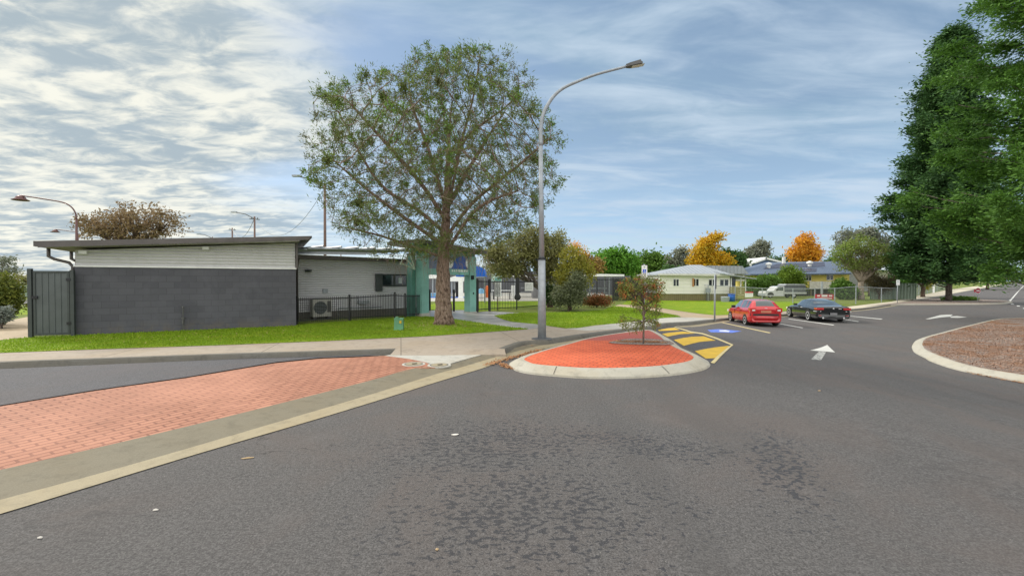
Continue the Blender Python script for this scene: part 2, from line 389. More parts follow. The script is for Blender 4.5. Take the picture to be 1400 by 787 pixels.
def mesh_obj(name, verts, faces, mat, loc=(0, 0, 0), parent=None, smooth=False, mats=None, mi=None, fix=True):
    me = bpy.data.meshes.new(name); l = Vector(loc)
    if isinstance(verts, np.ndarray):
        me.from_pydata((verts - np.array(l)).tolist(), [], faces if not isinstance(faces, np.ndarray) else faces.tolist())
    else: me.from_pydata([(v[0] - l.x, v[1] - l.y, v[2] - l.z) for v in verts], [], faces)
    for mm in (mats or [mat]): me.materials.append(mm)
    if mi is not None: me.polygons.foreach_set('material_index', mi)
    if fix and len(faces) < 20000:
        bm = bmesh.new(); bm.from_mesh(me); bmesh.ops.recalc_face_normals(bm, faces=bm.faces); bm.to_mesh(me); bm.free()
    if smooth: me.polygons.foreach_set('use_smooth', [True] * len(me.polygons))
    me.update()
    o = bpy.data.objects.new(name, me); COL.objects.link(o)
    if parent: o.parent = parent
    else: o.location = loc
    return o
def root_loc(p):
    while p.parent: p = p.parent
    return p.location
def part(name, mb, mat, parent, smooth=False, label=None):
    o = mesh_obj(name, mb.v, mb.f, mat, root_loc(parent), parent, smooth)
    if label: o['label'] = label
    return o
def parts_each(name, mb, mat, parent):
    """every separate piece of the mesh becomes a part of its own"""
    fs = list(mb.f)
    while fs:
        cur = [fs.pop(0)]; vs = set(cur[0]); go = True
        while go:
            go = False
            for q in fs[:]:
                if vs & set(q): cur.append(q); vs |= set(q); fs.remove(q); go = True
        used = sorted(vs); mp = {v: i for i, v in enumerate(used)}; m = MB(); m.v = [mb.v[v] for v in used]; m.f = [tuple(mp[v] for v in q) for q in cur]; part(name, m, mat, parent)
def tag(o, label, cat, group=None):
    o['label'] = label; o['category'] = cat
    if group: o['group'] = group
    return o
def single(name, mb, mat, loc, label, cat, group=None, smooth=False): return tag(mesh_obj(name, mb.v, mb.f, mat, loc, None, smooth), label, cat, group)
def thing(name, label, cat, loc, group=None):
    o = bpy.data.objects.new(name, None); COL.objects.link(o); o.location = loc; o.empty_display_size = .2; return tag(o, label, cat, group)
def struct(o, kind='structure'): o['kind'] = kind; return o
def dup(root, loc, label=None, rz=None):
    r = root.copy(); COL.objects.link(r); r.location = loc
    if rz is not None: r.rotation_euler = (0, 0, rz)
    if label: r['label'] = label
    for ch in list(root.children):
        c = ch.copy(); COL.objects.link(c); c.parent = r
        for g in list(ch.children):
            d = g.copy(); COL.objects.link(d); d.parent = c
    return r
def text_mesh(txt, size, thick=.004):
    cu = bpy.data.curves.new('t', 'FONT'); cu.body = txt; cu.size = size; cu.extrude = thick; cu.align_x = 'CENTER'; cu.align_y = 'CENTER'
    ob = bpy.data.objects.new('t', cu); COL.objects.link(ob); dg = bpy.context.evaluated_depsgraph_get()
    me = ob.evaluated_get(dg).to_mesh(); vs = [tuple(v.co) for v in me.vertices]; fs = [tuple(p.vertices) for p in me.polygons]
    ob.evaluated_get(dg).to_mesh_clear(); bpy.data.objects.remove(ob); bpy.data.curves.remove(cu); return vs, fs
def text_on(mb, txt, size, c, d, n, off=.006):
    """lettering standing upright on a face: centre c, reading direction d, outward normal n"""
    vs, fs = text_mesh(txt, size, .002); c = Vector(c); d = Vector((d[0], d[1], 0)).normalized(); n = Vector((n[0], n[1], 0)).normalized()
    mb.add([c + d * v[0] + Vector((0, 0, 1)) * v[1] + n * (off + v[2]) for v in vs], fs)

# sheets that lie on the terrain
def cr(pts, n=6, closed=False):
    P = [Vector(p) for p in pts]; out = []; m = len(P)
    for i in range(m if closed else m - 1):
        p0 = P[(i - 1) % m] if closed or i > 0 else P[0] * 2 - P[1]; p1 = P[i]; p2 = P[(i + 1) % m]
        p3 = P[(i + 2) % m] if closed or i + 2 < m else P[-1] * 2 - P[-2]
        for k in range(n):
            t = k / n; out.append(.5 * ((2 * p1) + (p2 - p0) * t + (2 * p0 - 5 * p1 + 4 * p2 - p3) * t * t + (3 * p1 - p0 - 3 * p2 + p3) * t ** 3))
    if not closed: out.append(P[-1])
    return out
def G(pts, dz=0): return [at(x, y, dz) for x, y in pts]
def sheet(name, poly, dz, mat, kind='structure', skirt=0, extra=None):
    bm = bmesh.new(); pts = []
    for p in poly:
        q = Vector((p[0], p[1]))
        if not pts or (pts[-1] - q).length > 1e-4: pts.append(q)
    k = len(pts)
    r = delaunay_2d_cdt(pts, [(i, (i + 1) % k) for i in range(k)], [list(range(k))], 1, 1e-5)
    vs = [bm.verts.new((v.x, v.y, 0)) for v in r[0]]
    for f in r[2]: bm.faces.new([vs[i] for i in f])
    for k in KN:
        g = bm.verts[:] + bm.edges[:] + bm.faces[:]
        bmesh.ops.bisect_plane(bm, geom=g, plane_co=(k, 0, 0), plane_no=Vector((1, -.12, 0)).normalized(), dist=1e-5)
    for v in bm.verts: v.co.z = H(v.co.x, v.co.y) + dz
    bmesh.ops.recalc_face_normals(bm, faces=bm.faces)
    if sum(f.normal.z for f in bm.faces) < 0: bmesh.ops.reverse_faces(bm, faces=bm.faces)
    if skirt:
        ed = [e for e in bm.edges if e.is_boundary]; r = bmesh.ops.extrude_edge_only(bm, edges=ed)
        for v in r['geom']:
            if isinstance(v, bmesh.types.BMVert): v.co.z -= skirt
    me = bpy.data.meshes.new(name); bm.to_mesh(me); bm.free(); me.materials.append(mat)
    o = bpy.data.objects.new(name, me); COL.objects.link(o)
    if kind: o['kind'] = kind
    return o
def resample(pts, step=.4):
    out = [Vector((pts[0][0], pts[0][1], 0))]
    for a, b in zip(pts[:-1], pts[1:]):
        a = Vector((a[0], a[1], 0)); b = Vector((b[0], b[1], 0)); n = max(1, int((b - a).length / step))
        for i in range(1, n + 1): out.append(a.lerp(b, i / n))
    return out
def sweep(name, pts, prof, mat, closed=False, step=.4, kind='structure', joint=0):
    """profile [(offset to the right of travel, height over terrain)] along a ground line"""
    P = resample(pts + ([pts[0]] if closed else []), step)
    if closed: P = P[:-1]
    n = len(P); V = []; k = len(prof); Fs = []
    for i, p in enumerate(P):
        a = P[(i - 1) % n] if closed or i else P[0]; b = P[(i + 1) % n] if closed or i < n - 1 else P[-1]
        t = (b - a).normalized(); r = Vector((t.y, -t.x, 0))
        for (o, z) in prof:
            q = p + r * o; V.append((q.x, q.y, H(q.x, q.y) + z))
    for i in range(n if closed else n - 1):
        j = (i + 1) % n
        for m in range(k - 1): Fs.append((i * k + m, j * k + m, j * k + m + 1, i * k + m + 1))
    o = mesh_obj(name, V, Fs, mat); 
    if kind: o['kind'] = kind
    return o

# ------------------------------------------------------------------ ground
def mk_mulch(name, leafy=True):
    n = NT(name); v = n.nd('ShaderNodeTexVoronoi'); mp = n.nd('ShaderNodeMapping'); n.set(mp.inputs[0], n.co); mp.inputs['Scale'].default_value = (1, 1.3, 1)
    n.set(v.inputs['Vector'], mp.outputs[0]); v.inputs['Scale'].default_value = 44
    sc = n.nd('ShaderNodeSeparateColor'); n.set(sc.inputs[0], v.outputs['Color'])
    c = n.mix(sc.outputs[0], (.15, .10, .08), (.36, .28, .24)); c = n.mix(n.ss(sc.outputs[1], .75, .8), c, (.5, .43, .38))
    if leafy:
        f = n.noise(.8, 6, .68, .8)
        c = n.mix(n.math('MULTIPLY', n.ss(f, .45, .60), .85), c, n.mix(sc.outputs[2], (.17, .075, .03), (.36, .155, .05)))
    n.col(c); n.rough(.95); n.bump(n.math('SUBTRACT', sc.outputs[1], v.outputs['Distance']), .9, .03); return n.m
M['mulch'] = mk_mulch('bark_mulch'); M['litter_bed'] = mk_mulch('litter_bed', False)

sheet('ground', [(-900, -60), (900, -60), (1500, 1500), (-1500, 1500)], -.03, M['grass_far'])
sheet('road', [(-90, -25), (120, -25), (700, 500), (520, 500), (40, 60), (-90, 30)], 0, M['asphalt'])

# the land behind the kerb
kerb_a = [at(x, y, LAND) for x, y in [(-500, 521), (-250, 508.5), (0, 496), (150, 490.5), (300, 485), (440, 481), (540, 478)]]
kerb_b = [at(x, y, LAND) for x, y in [(690, 477), (703, 472), (718, 467.5), (746, 465.2), (787, 459), (814, 455.4), (850, 451), (890, 446.6), (913, 442), (945, 440.5), (974, 437.4), (1000, 434.5), (1069, 430), (1120, 426), (1180, 421.5), (1225, 415.3)]]
kerb_a = kerb_a[:1] + cr(kerb_a[1:], 4); kerb_b = cr(kerb_b, 4)
far_edge = [at(1248, 409.5, LAND), at(1292, 403, LAND), at(1322, 397.5, LAND), at(1345, 393.5, LAND), at(1368, 389.6, LAND), at(1379, 387.6, LAND)]
land_poly = kerb_a + kerb_b + far_edge + [Vector((1200, 1100, 0)), Vector((-1200, 1100, 0)), Vector((-1200, kerb_a[0].y - 2, 0))]
sheet('land', land_poly, LAND, M['grass_far'])
KP = [(.005, -.02), (0, .02), (-.03, .105), (-.06, LAND + .012), (-.17, LAND + .012), (-.18, LAND - .01)]
def kprof(w=.15, hgt=LAND): return [(.02, -.03), (.0, .0), (-.035, hgt - .02), (-.06, hgt + .012), (-w - .06, hgt + .012), (-w - .065, hgt - .02)]
kerb = sweep('kerb', kerb_a, [(o + .05, z) for o, z in kprof()], M['kerb_dark'])
sweep('kerb', kerb_b, [(o + .05, z) for o, z in kprof()], M['kerb_dark'])
sweep('kerb', far_edge, [(o + .05, z) for o, z in kprof()], M['kerb'], step=3)
sweep('gutter', kerb_a, [(.04, .006), (.36, .004)], M['gutter_dark'])
ramp = [kerb_a[-1], at(590, 478.2, LAND), at(640, 477.6, LAND), kerb_b[0]]
sweep('kerb', ramp, [(.44, .0), (.42, .064), (.25, .085), (0, LAND + .008), (-.2, LAND + .009)], M['path'])
kb2 = [p for p in kerb_b if p.y > at(913, 442, LAND).y]
sweep('gutter', kb2, [(.04, .006), (.34, .004)], M['gutter'])

# footpath, side paths
fp_low = kerb_a[1:] + [at(610, 478, LAND)] + kerb_b
fp_up = G([(-500, 496), (-250, 489.5), (0, 482.6), (150, 477), (300, 472), (440, 466.5), (580, 460), (660, 454.5), (723, 450)], LAND) + \
        G([(731.5, 443), (774, 449), (790, 448.5), (813, 445), (847, 441.8), (894, 436.2), (931, 433.6), (980, 431.2), (1040, 428), (1100, 423.5), (1162, 418.6), (1220, 412)], LAND)
sheet('footpath', [fp_low[0]] + fp_low[1:] + list(reversed(fp_up)), LAND + .004, M['path'])
sheet('path', G([(577, 433), (620, 436), (652, 441), (700, 447.6), (723, 450.2), (752, 446), (774, 449), (731.5, 443), (699, 440), (685, 436), (676, 431.8), (684, 430.2), (700, 428.6), (712, 427.6), (668, 425.6), (652, 427), (640, 424), (587, 424.3), (586, 431)], LAND), LAND + .008, M['wet_path'])
sheet('path', G([(839, 418.6), (847, 416.2), (902, 421), (980, 431.0), (1000, 430.4), (1000, 433), (950, 434), (931, 433.9), (926, 431.4), (894, 425.7)], LAND), LAND + .008, M['dirt_path'])
sheet('path', G([(774, 449), (800, 444.5), (840, 442), (894, 436.2), (931, 433.6), (996, 430.5), (998, 434), (974, 436.5), (945, 439.6), (913, 441), (890, 445.2), (850, 449.4), (800, 452)], LAND), LAND + .006, M['new_path'])
sheet('path', G([(1069, 427), (1162, 418.8), (1220, 412), (1247, 405.7), (1292, 396.8), (1322, 392.6), (1368, 388), (1376, 387.2), (1378, 387.9), (1366, 389.6), (1343, 393.5), (1320, 397.5), (1290, 403), (1248, 409.3), (1225, 414.2), (1180, 420.6), (1120, 425)], LAND), LAND + .006, M['far_path'])
sheet('path', G([(-60, 452), (38, 433), (44, 446), (44, 462.5), (0, 466.5), (-80, 475)], LAND), LAND + .004, M['dirt_path'])
sheet('path', G([(-160, 415), (-40, 410), (44, 409.6), (44, 415.5), (20, 417), (-120, 424)], LAND), LAND + .004, M['asphalt_old'])
sheet('path', G([(18, 419), (44, 424), (44, 427.5), (14, 421.5)], LAND), LAND + .006, M['far_path'])
sheet('lawn', G([(-140, 484), (0, 465.2), (44, 461), (104, 458), (250, 451), (405, 444), (577, 432), (620, 436), (652, 441), (700, 447.6), (723, 450), (660, 454.5), (580, 460), (440, 466.5), (300, 472), (150, 477), (0, 482.6), (-140, 488)], LAND), LAND + .012, M['grass'])
rl = G([(676, 431.6), (685, 436), (699, 440), (731.5, 443), (752, 446), (774, 449), (790, 448.5), (813, 445), (847, 441.8), (894, 436.2), (931, 433.6), (926, 431.4), (894, 425.7), (860, 420.6), (839, 418.6), (826, 424), (800, 426), (770, 427), (735, 428), (712, 427.6), (690, 429.8)], LAND)
sheet('lawn', rl, LAND + .012, M['grass'])
sheet('lawn', G([(850, 416), (902, 420.8), (980, 430.8), (1040, 427.6), (1100, 423), (1100, 412.5), (1000, 409.5), (935, 407.8), (895, 407.5), (860, 410)], LAND), LAND + .010, M['grass'])
sheet('lawn', G([(1100.5, 423), (1162, 418.4), (1220, 411.5), (1246, 405.5), (1246, 403), (1180, 404), (1100.5, 404.5)], LAND), LAND + .010, M['grass_far'])
sheet('garden_bed', G([(706, 427.0), (735, 427.8), (770, 426.8), (800, 425.8), (824, 423.8), (838, 419.8), (838, 414), (800, 416), (760, 419.5), (706, 423.6)], LAND), LAND + .012, M['grass_far'])
sheet('lawn', G([(-20, 447), (0, 442), (18, 432), (36, 430), (42, 431.5), (42, 421), (20, 420), (-60, 425)], LAND), LAND + .008, M['grass'])
sheet('pool_deck', G([(560, 412), (780, 411), (850, 404), (860, 396), (700, 395.5), (560, 396)], LAND), LAND + .006, M['new_path'])
sheet('lawn', G([(587, 424), (640, 423.6), (652, 426), (706, 422), (738, 419), (770, 412), (640, 411.5), (600, 413), (587, 417)], LAND), LAND + .010, M['grass'])

# back road strip, brick median, spoon drain
brick_low = G([(-420, 738), (-150, 678), (0, 644), (100, 621), (200, 597.5), (321, 568), (471, 530), (520, 517), (566, 504), (595, 502)], .06)
brick_up = G([(-420, 602), (0, 555), (129, 534), (257, 516), (377, 496), (437, 490), (480, 488.4), (526, 486), (560, 490.4), (582, 495)], .06)
A_, B_ = at(0, 644, .06), at(566, 504, .06); BROT = math.atan2(B_.y - A_.y, B_.x - A_.x)
M['pavers'] = mk_brick('salmon_pavers', (.32, .140, .088), (.42, .195, .125), (.17, .065, .042), -BROT, .235, .112, .12)
sheet('paving', brick_low + list(reversed(brick_up)), .06, M['pavers'], skirt=.07)
sheet('paving', G([(526, 486), (560, 480), (600, 478.5), (684, 477.5), (650, 487), (611, 498), (593, 498), (582, 495), (560, 490.4)], .06), .062, M['new_path'], skirt=.07)
sheet('road', G([(-420, 600), (0, 553.5), (129, 532.5), (257, 514.5), (377, 494.5), (437, 488.5), (480, 487), (526, 485), (470, 484.5), (400, 487), (300, 491.2), (150, 497.5), (0, 504), (-420, 523)], .03), .028, M['asphalt_old'])
gut_up = G([(-420, 738), (-150, 678), (0, 644), (100, 621), (200, 597.5), (321, 568), (471, 530), (520, 517), (566, 504), (611, 500), (640, 491.5), (684, 479.5), (704, 476), (720, 472), (745, 467.5), (787, 462), (820, 457), (849, 453)], .05)
gut_mid = G([(-420, 786), (-150, 722), (0, 683), (200, 629), (429, 562), (520, 535), (600, 510), (625, 503.5), (650, 496), (684, 486), (704, 480.5), (722, 476), (750, 470), (787, 463.8), (820, 458), (850, 454)], .012)
gut_lo = G([(-420, 830), (-150, 745), (0, 702), (266, 621), (429, 573.6), (520, 546), (600, 521), (660, 503), (685, 493.4), (705, 486.5), (732, 479.5), (773, 470.2), (800, 464), (830, 457.8), (850, 454.6)], .008)
def ribbon(name, a, b, za, zb, mat, n=90, drop=0):
    a = cr(a, 4); b = cr(b, 4)
    def rs(P):
        L = [0]
        for i in range(1, len(P)): L.append(L[-1] + (P[i] - P[i - 1]).length)
        out = []; k = 0
        for i in range(n + 1):
            s = L[-1] * i / n
            while k < len(L) - 2 and L[k + 1] < s: k += 1
            out.append(P[k].lerp(P[k + 1], (s - L[k]) / max(1e-9, L[k + 1] - L[k])))
        return out
    a = rs(a); b = rs(b); V = []
    for p, q in zip(a, b):
        V += [(p.x, p.y, H(p.x, p.y) + za), (q.x, q.y, H(q.x, q.y) + zb)]
    o = mesh_obj(name, V, [(2 * i, 2 * i + 1, 2 * i + 3, 2 * i + 2) for i in range(n)], mat); o['kind'] = 'structure'; return o
ribbon('gutter', gut_up, gut_mid, .064, .014, M['gutter_dark'])
ribbon('gutter', gut_mid, gut_lo, .014, .008, M['gutter'])

# island with the bottlebrush
isl_in = G([(716.6, 490), (722, 494.5), (733, 497.8), (763, 500.5), (806, 503), (857, 502.5), (900, 500), (930.7, 496), (944, 492.5), (948.5, 489), (946, 485.5), (935, 480), (916, 471), (903, 460), (893, 454), (887, 451.4), (881, 451.6), (860, 453.8), (831, 457.8), (803, 463), (780, 469.5), (752, 477), (730, 484)], .13)
isl_in = cr(isl_in, 3, True)
def offset_loop(P, d):
    n = len(P); out = []
    for i in range(n):
        t = (P[(i + 1) % n] - P[i - 1]).normalized(); out.append(P[i] + Vector((t.y, -t.x, 0)) * d)
    return out
M['island_brick'] = mk_brick('orange_pavers', (.52, .090, .035), (.66, .14, .055), (.20, .04, .022), R(28), .23, .115, .12, region=(12.3, 12.8, (.36, .10, .085)))
sheet('paving', isl_in, .13, M['island_brick'])
# which side is outward
c_ = sum((Vector(p) for p in isl_in), Vector()) / len(isl_in); tmp = offset_loop(isl_in, .1)
sgn = 1 if (tmp[10] - c_).length > (isl_in[10] - c_).length else -1
front_w = lambda p: .33 if p.y < 9.9 or p.x > 3.6 else .17
def island_kerb(loop, sg, wf, mat, hgt=.13):
    n = len(loop); V = []; Fs = []
    for i in range(n):
        a, b = loop[i - 1], loop[(i + 1) % n]; t = (b - a).normalized(); r = Vector((t.y, -t.x, 0)) * sg; w = wf(loop[i])
        for o, z in ((-.02, hgt - .02), (0, hgt + .006), (w * .28, hgt + .01), (w * .5, hgt - .02), (w * .92, .035), (w, -.02)):
            q = loop[i] + r * o; V.append((q.x, q.y, H(q.x, q.y) + z))
    k = 6
    for i in range(n):
        j = (i + 1) % n
        for m in range(k - 1): Fs.append((i * k + m, j * k + m, j * k + m + 1, i * k + m + 1))
    o = mesh_obj('kerb', V, Fs, mat); o['kind'] = 'structure'; return o
M['island_kerb'] = mk_concrete('island_kerb_concrete', (.42, .40, .34))
island_kerb(isl_in, sgn, front_w, M['island_kerb'])
# kerb joints: fine dark slots
jm = MB()
for i in range(0, len(isl_in), 9):
    p = isl_in[i]; t = (isl_in[(i + 1) % len(isl_in)] - isl_in[i - 1]).normalized(); r = Vector((t.y, -t.x, 0)) * sgn; w = front_w(p)
    a = [p + r * (w * .28), p + r * (w * .5), p + r * (w * .92)]; zz = [.142, .114, .040]
    for k in range(2):
        jm.quad(*[(q.x, q.y, H(q.x, q.y) + z + .004) for q, z in ((a[k] - t * .006, zz[k]), (a[k] + t * .006, zz[k]), (a[k + 1] + t * .006, zz[k + 1]), (a[k + 1] - t * .006, zz[k + 1]))])
struct(mesh_obj('kerb_joint', jm.v, jm.f, plain('joint_dark', (.05, .045, .04), .9)))
bed = G([(832, 468.3), (848, 464.5), (862, 462.9), (890, 463.2), (912, 465.5), (922, 470.4), (900, 471.5), (860, 470.6)], .135)
sheet('garden_bed', cr(bed, 3, True), .142, M['litter_bed'])

# right-hand roundabout island
ri = G([(1268, 479), (1262, 473), (1261, 469), (1265, 462.8), (1276, 458.8), (1292, 454.6), (1323, 446.2), (1366, 436.2), (1400, 434.5), (1500, 431), (1640, 432), (1800, 442), (1850, 470), (1750, 520), (1580, 532), (1480, 524), (1400, 512.5), (1335, 501.5), (1299, 491.5)], .13)
ri = cr(ri, 4, True)
c2_ = sum(ri, Vector()) / len(ri); tmp = offset_loop(ri, .1); sg2 = 1 if (tmp[5] - c2_).length > (ri[5] - c2_).length else -1
sheet('garden_bed', ri, .13, M['mulch'])
island_kerb(ri, sg2, lambda p: .36 if p.y < 14 else .3, M['island_kerb'])

# far splitter island with the big tree
fi = G([(1185, 418.6), (1225, 413.8), (1262, 409), (1300, 407.6), (1336, 409), (1372, 410.5), (1380, 411.8), (1370, 413.6), (1336, 414.6), (1290, 414.8), (1232, 415.0)], .13)
sheet('garden_bed', fi, .135, M['litter_bed'])
c3_ = sum(fi, Vector()) / len(fi); tmp = offset_loop(fi, .1); sg3 = 1 if (tmp[6] - c3_).length > (fi[6] - c3_).length else -1
island_kerb(fi, sg3, lambda p: .3, M['kerb'])

# painted markings
def mark(pts, mat, name='road_marking', dz=.006, label=None): return sheet(name, G(pts, dz), dz, mat)
C8 = lambda pts: [(860 + x / 4.667, 430 + y / 4.667) for x, y in pts]
mark(C8([(120, 96), (180, 86), (290, 76), (395, 106), (470, 116), (566, 148), (668, 192), (530, 312), (505, 300), (470, 260), (350, 195), (260, 142)]), M['asphalt_old'], 'speed_hump', .004)
for q in ([(185, 97), (240, 87), (290, 83), (325, 97), (250, 102), (192, 104)], [(210, 122), (265, 113), (345, 107), (425, 119), (330, 124), (245, 140)],
          [(285, 160), (350, 147), (400, 140), (478, 137), (555, 164), (450, 173), (350, 198)], [(420, 232), (520, 212), (635, 198), (640, 203), (552, 276), (490, 279)]):
    mark(C8(q), M['yellow'], dz=.008)
mark(C8([(284, 77), (296, 77), (396, 106), (470, 117), (566, 148), (667, 191), (650, 193), (556, 155), (466, 124), (392, 113)]), M['cream_paint'], dz=.012)
mark(C8([(667, 191), (545, 310), (520, 305), (650, 193)]), M['cream_paint'], dz=.012)
mark([(986, 440.8), (988.5, 440.6), (1053.8, 454.4), (1051.4, 455.1)], M['cream_paint'])
mark([(1066, 442.6), (1068, 442.3), (1098.5, 447.6), (1096.5, 448.3)], M['worn_paint'])
mark([(1077, 435.8), (1079, 435.5), (1141, 443.8), (1139, 444.5)], M['worn_paint'])
mark([(1155, 436.6), (1157, 436.3), (1175, 439.1), (1173, 439.6)], M['worn_paint'])
mark([(1160, 431.8), (1162, 431.5), (1207, 435.7), (1204, 436.4)], M['worn_paint'])
mark([(967, 450.8), (984, 449.6), (1014, 452.3), (1001, 454.7), (972, 454.0)], M['blue_paint'])
wc = MB()
mark([(983, 451.2), (992, 450.9), (998, 452.2), (996, 453.6), (984, 452.9)], plain('white_symbol_paint', (.55, .58, .75), .7), dz=.010)
mark([(1131, 471.1), (1141.8, 481.4), (1129.5, 480.2), (1119.3, 479.6), (1107.5, 478.6)], M['worn_paint'])
n = NT('scuffed_paint'); n.col(n.mix(n.ss(n.noise(22, 5, .7, sc=(1, .35, 1)), .42, .56), (.10, .10, .10), (.5, .5, .47))); n.rough(.8)
mark([(1119.3, 480.4), (1129.5, 481), (1122.5, 492), (1108.6, 491)], n.m)
C7 = lambda pts: [(1240 + x / 8.75, 370 + y / 8.75) for x, y in pts]
mark(C7([(220, 577), (265, 578), (420, 556), (520, 548), (525, 560), (620, 562), (718, 554), (600, 540), (520, 545), (548, 524), (470, 524), (390, 530), (330, 548)]), M['worn_paint'])
mark([(1379, 410.6), (1381, 409.5), (1391, 398.5), (1392.5, 398.6), (1383, 410.2), (1382, 411.5)], M['worn_paint'])
mark([(1391.5, 398.2), (1400, 389.5), (1401, 389.6), (1392.6, 398.2)], M['worn_paint'])
for x, y in ((1384, 415.4), (1392, 418), (1400.5, 421.3), (1411, 425)): mark([(x - 2.4, y - .6), (x + 1.6, y - .5), (x + 3, y + .7), (x - 1.4, y + .6)], M['worn_paint'])

# manhole covers in the brick median
def manhole(px, py, label):
    p = at(px, py, .062); t = thing('manhole_cover', label, 'manhole cover', p, 'access covers in the brick median')
    part('surround', MB().lathe(p, [(.001, .004), (.235, .004), (.24, -.02)], 32), M['new_path'], t)
    part('rim', MB().lathe(p, [(.165, .008), (.185, .008), (.186, .0)], 32), plain('manhole_rim', (.12, .11, .10), .6), t)
    part('lid', MB().lathe(p, [(.001, .010), (.160, .010), (.161, 0)], 32), M['gutter'], t)
    part('handle', MB().box(p + Vector((.02, -.02, .016)), (.10, .06, .008), .5), plain('cover_iron', (.03, .03, .03), .5), t)
manhole(565.6, 497.5, 'round concrete access cover, the left one, at the end of the salmon bricks')
manhole(600.5, 498.8, 'round concrete access cover, the right one, touching the pale concrete wedge')
# ------------------------------------------------------------------ more materials
def v2(a): return Vector((a[0], a[1], 0))
wA = at(103, 458.5, LAND); wB = at(405, 445.5, LAND)
BD = v2(wB - wA).normalized(); BN = Vector((BD.y, -BD.x, 0))        # outward normal towards the road
BLEN = v2(wB - wA).length
M['blocks'] = mk_blocks('charcoal_blocks', (.084, .085, .102), (.060, .061, .076), (.048, .048, .058), -math.atan2(BD.y, BD.x))
M['clad_white'] = mk_ribbed('white_ribbed_cladding', (.60, .60, .60), .105, 2, .011)
M['clad_grey'] = mk_ribbed('grey_ribbed_cladding', (.66, .66, .70), .10, 2, .011)
M['fascia'] = plain('dark_fascia_metal', (.10, .088, .085), .5)
M['soffit'] = plain('soffit', (.28, .27, .25), .7)
M['roof_metal'] = mk_ribbed('light_roof_sheet', (.55, .55, .53), .2, 0, .02, rot=0)
M['charcoal'] = plain('charcoal_powdercoat', (.045, .055, .055), .5)
M['gate_sheet'] = plain('slate_sheet', (.085, .098, .102), .5, scale=1.5)
M['black_metal'] = plain('black_powdercoat', (.008, .009, .012), .4)
M['galv'] = plain('galvanised_steel', (.33, .36, .39), .5, .25, var=.15, scale=8)
M['galv_dark'] = plain('dull_steel', (.10, .10, .10), .6)
M['teal'] = plain('teal_paint', (.21, .44, .39), .5, scale=1.2)
M['teal_dark'] = plain('dark_teal_paint', (.085, .23, .19), .5)
M['white'] = plain('white_paint', (.80, .81, .80), .5, var=.08)
M['offwhite'] = plain('off_white_boards', (.62, .61, .55), .7, var=.1)
M['glass_dark'] = plain('dark_glass', (.02, .025, .03), .08, var=.1)
M['glass_dark'].node_tree.nodes['Principled BSDF'].inputs['Specular IOR Level'].default_value = .8
M['blue'] = plain('bright_blue_fabric', (.01, .12, .62), .6, var=.1)
M['navy'] = plain('royal_blue_panel', (.03, .10, .40), .5)
M['lightblue'] = plain('pale_blue_board', (.22, .48, .72), .6)
M['rust'] = plain('maroon_lamp_metal', (.12, .05, .045), .5)
M['timber'] = plain('weathered_timber', (.20, .16, .09), .8)
M['pit_green'] = plain('faded_green_plastic', (.12, .30, .17), .6)
M['sign_text'] = plain('sign_print', (.10, .12, .14), .6)
M['red'] = plain('red_board', (.50, .03, .04), .5)
M['ac_white'] = plain('cream_metal', (.50, .49, .45), .5)

# ------------------------------------------------------------------ block building
t = thing('brick_building', 'low charcoal block building with white ribbed cladding under a rising skillion roof', 'building', wA)
DEP = 6.5
top = lambda s: 2.55 + .075 * s                  # wall top under the raking roof
o0 = v2(wA) + Vector((0, 0, LAND))
blk = MB().obox(o0, BD, BN, (0, BLEN), (-DEP, 0), (-.1, 2.06)); part('block_wall', blk, M['blocks'], t)
uw = MB().prism([(0.02, 2.062), (BLEN - .02, 2.062), (BLEN - .02, top(BLEN)), (0.02, top(0))], o0, BD, BN, (-DEP, -.03)); part('cladding', uw, M['clad_white'], t)
cap = MB().obox(o0, BD, BN, (-.02, BLEN + .02), (-.03, .03), (2.055, 2.10)); part('flashing', cap, M['white'], t)
# roof: a thick raking slab with fascia
pL = at(53, 500, LAND)
def onwall(px, off):
    """distance along the wall for a sight line through px on a plane standing `off` in front of the wall"""
    r = ray(px, 384); o = v2(wA) + BN * off; k = r.x / r.y
    return (k * o.y - o.x) / (BD.x - k * BD.y)
sL, sR = onwall(53, .55), onwall(427, .55)
zL = dep(53, 330, (v2(wA) + BN * .55 + BD * sL).y).z; zR = dep(427, 323, (v2(wA) + BN * .55 + BD * sR).y).z
def rz(s): return zL + (zR - zL) * (s - sL) / (sR - sL) - LAND
roof = MB().prism([(sL, rz(sL) - .05), (sR, rz(sR) - .05), (sR, rz(sR)), (sL, rz(sL))], o0, BD, BN, (-DEP - .5, .549))
part('roof', roof, M['fascia'], t)
fz = MB().prism([(sL, rz(sL) - .17), (sR - .1, rz(sR) - .13), (sR, rz(sR) + .012), (sL, rz(sL) + .012)], o0, BD, BN, (.55, .58)); part('fascia', fz, M['fascia'], t)
so = MB().prism([(sL + .03, rz(sL) - .16), (BLEN + .1, rz(BLEN) - .16), (BLEN + .1, rz(BLEN) - .06), (sL + .03, rz(sL) - .06)], o0, BD, BN, (-DEP - .4, .545)); part('soffit', so, M['soffit'], t)
side = MB().obox(o0, BD, BN, (sL - .09, sL), (-DEP - .5, .58), (rz(sL) - .14, rz(sL) + .01)); part('gutter', side, M['fascia'], t)
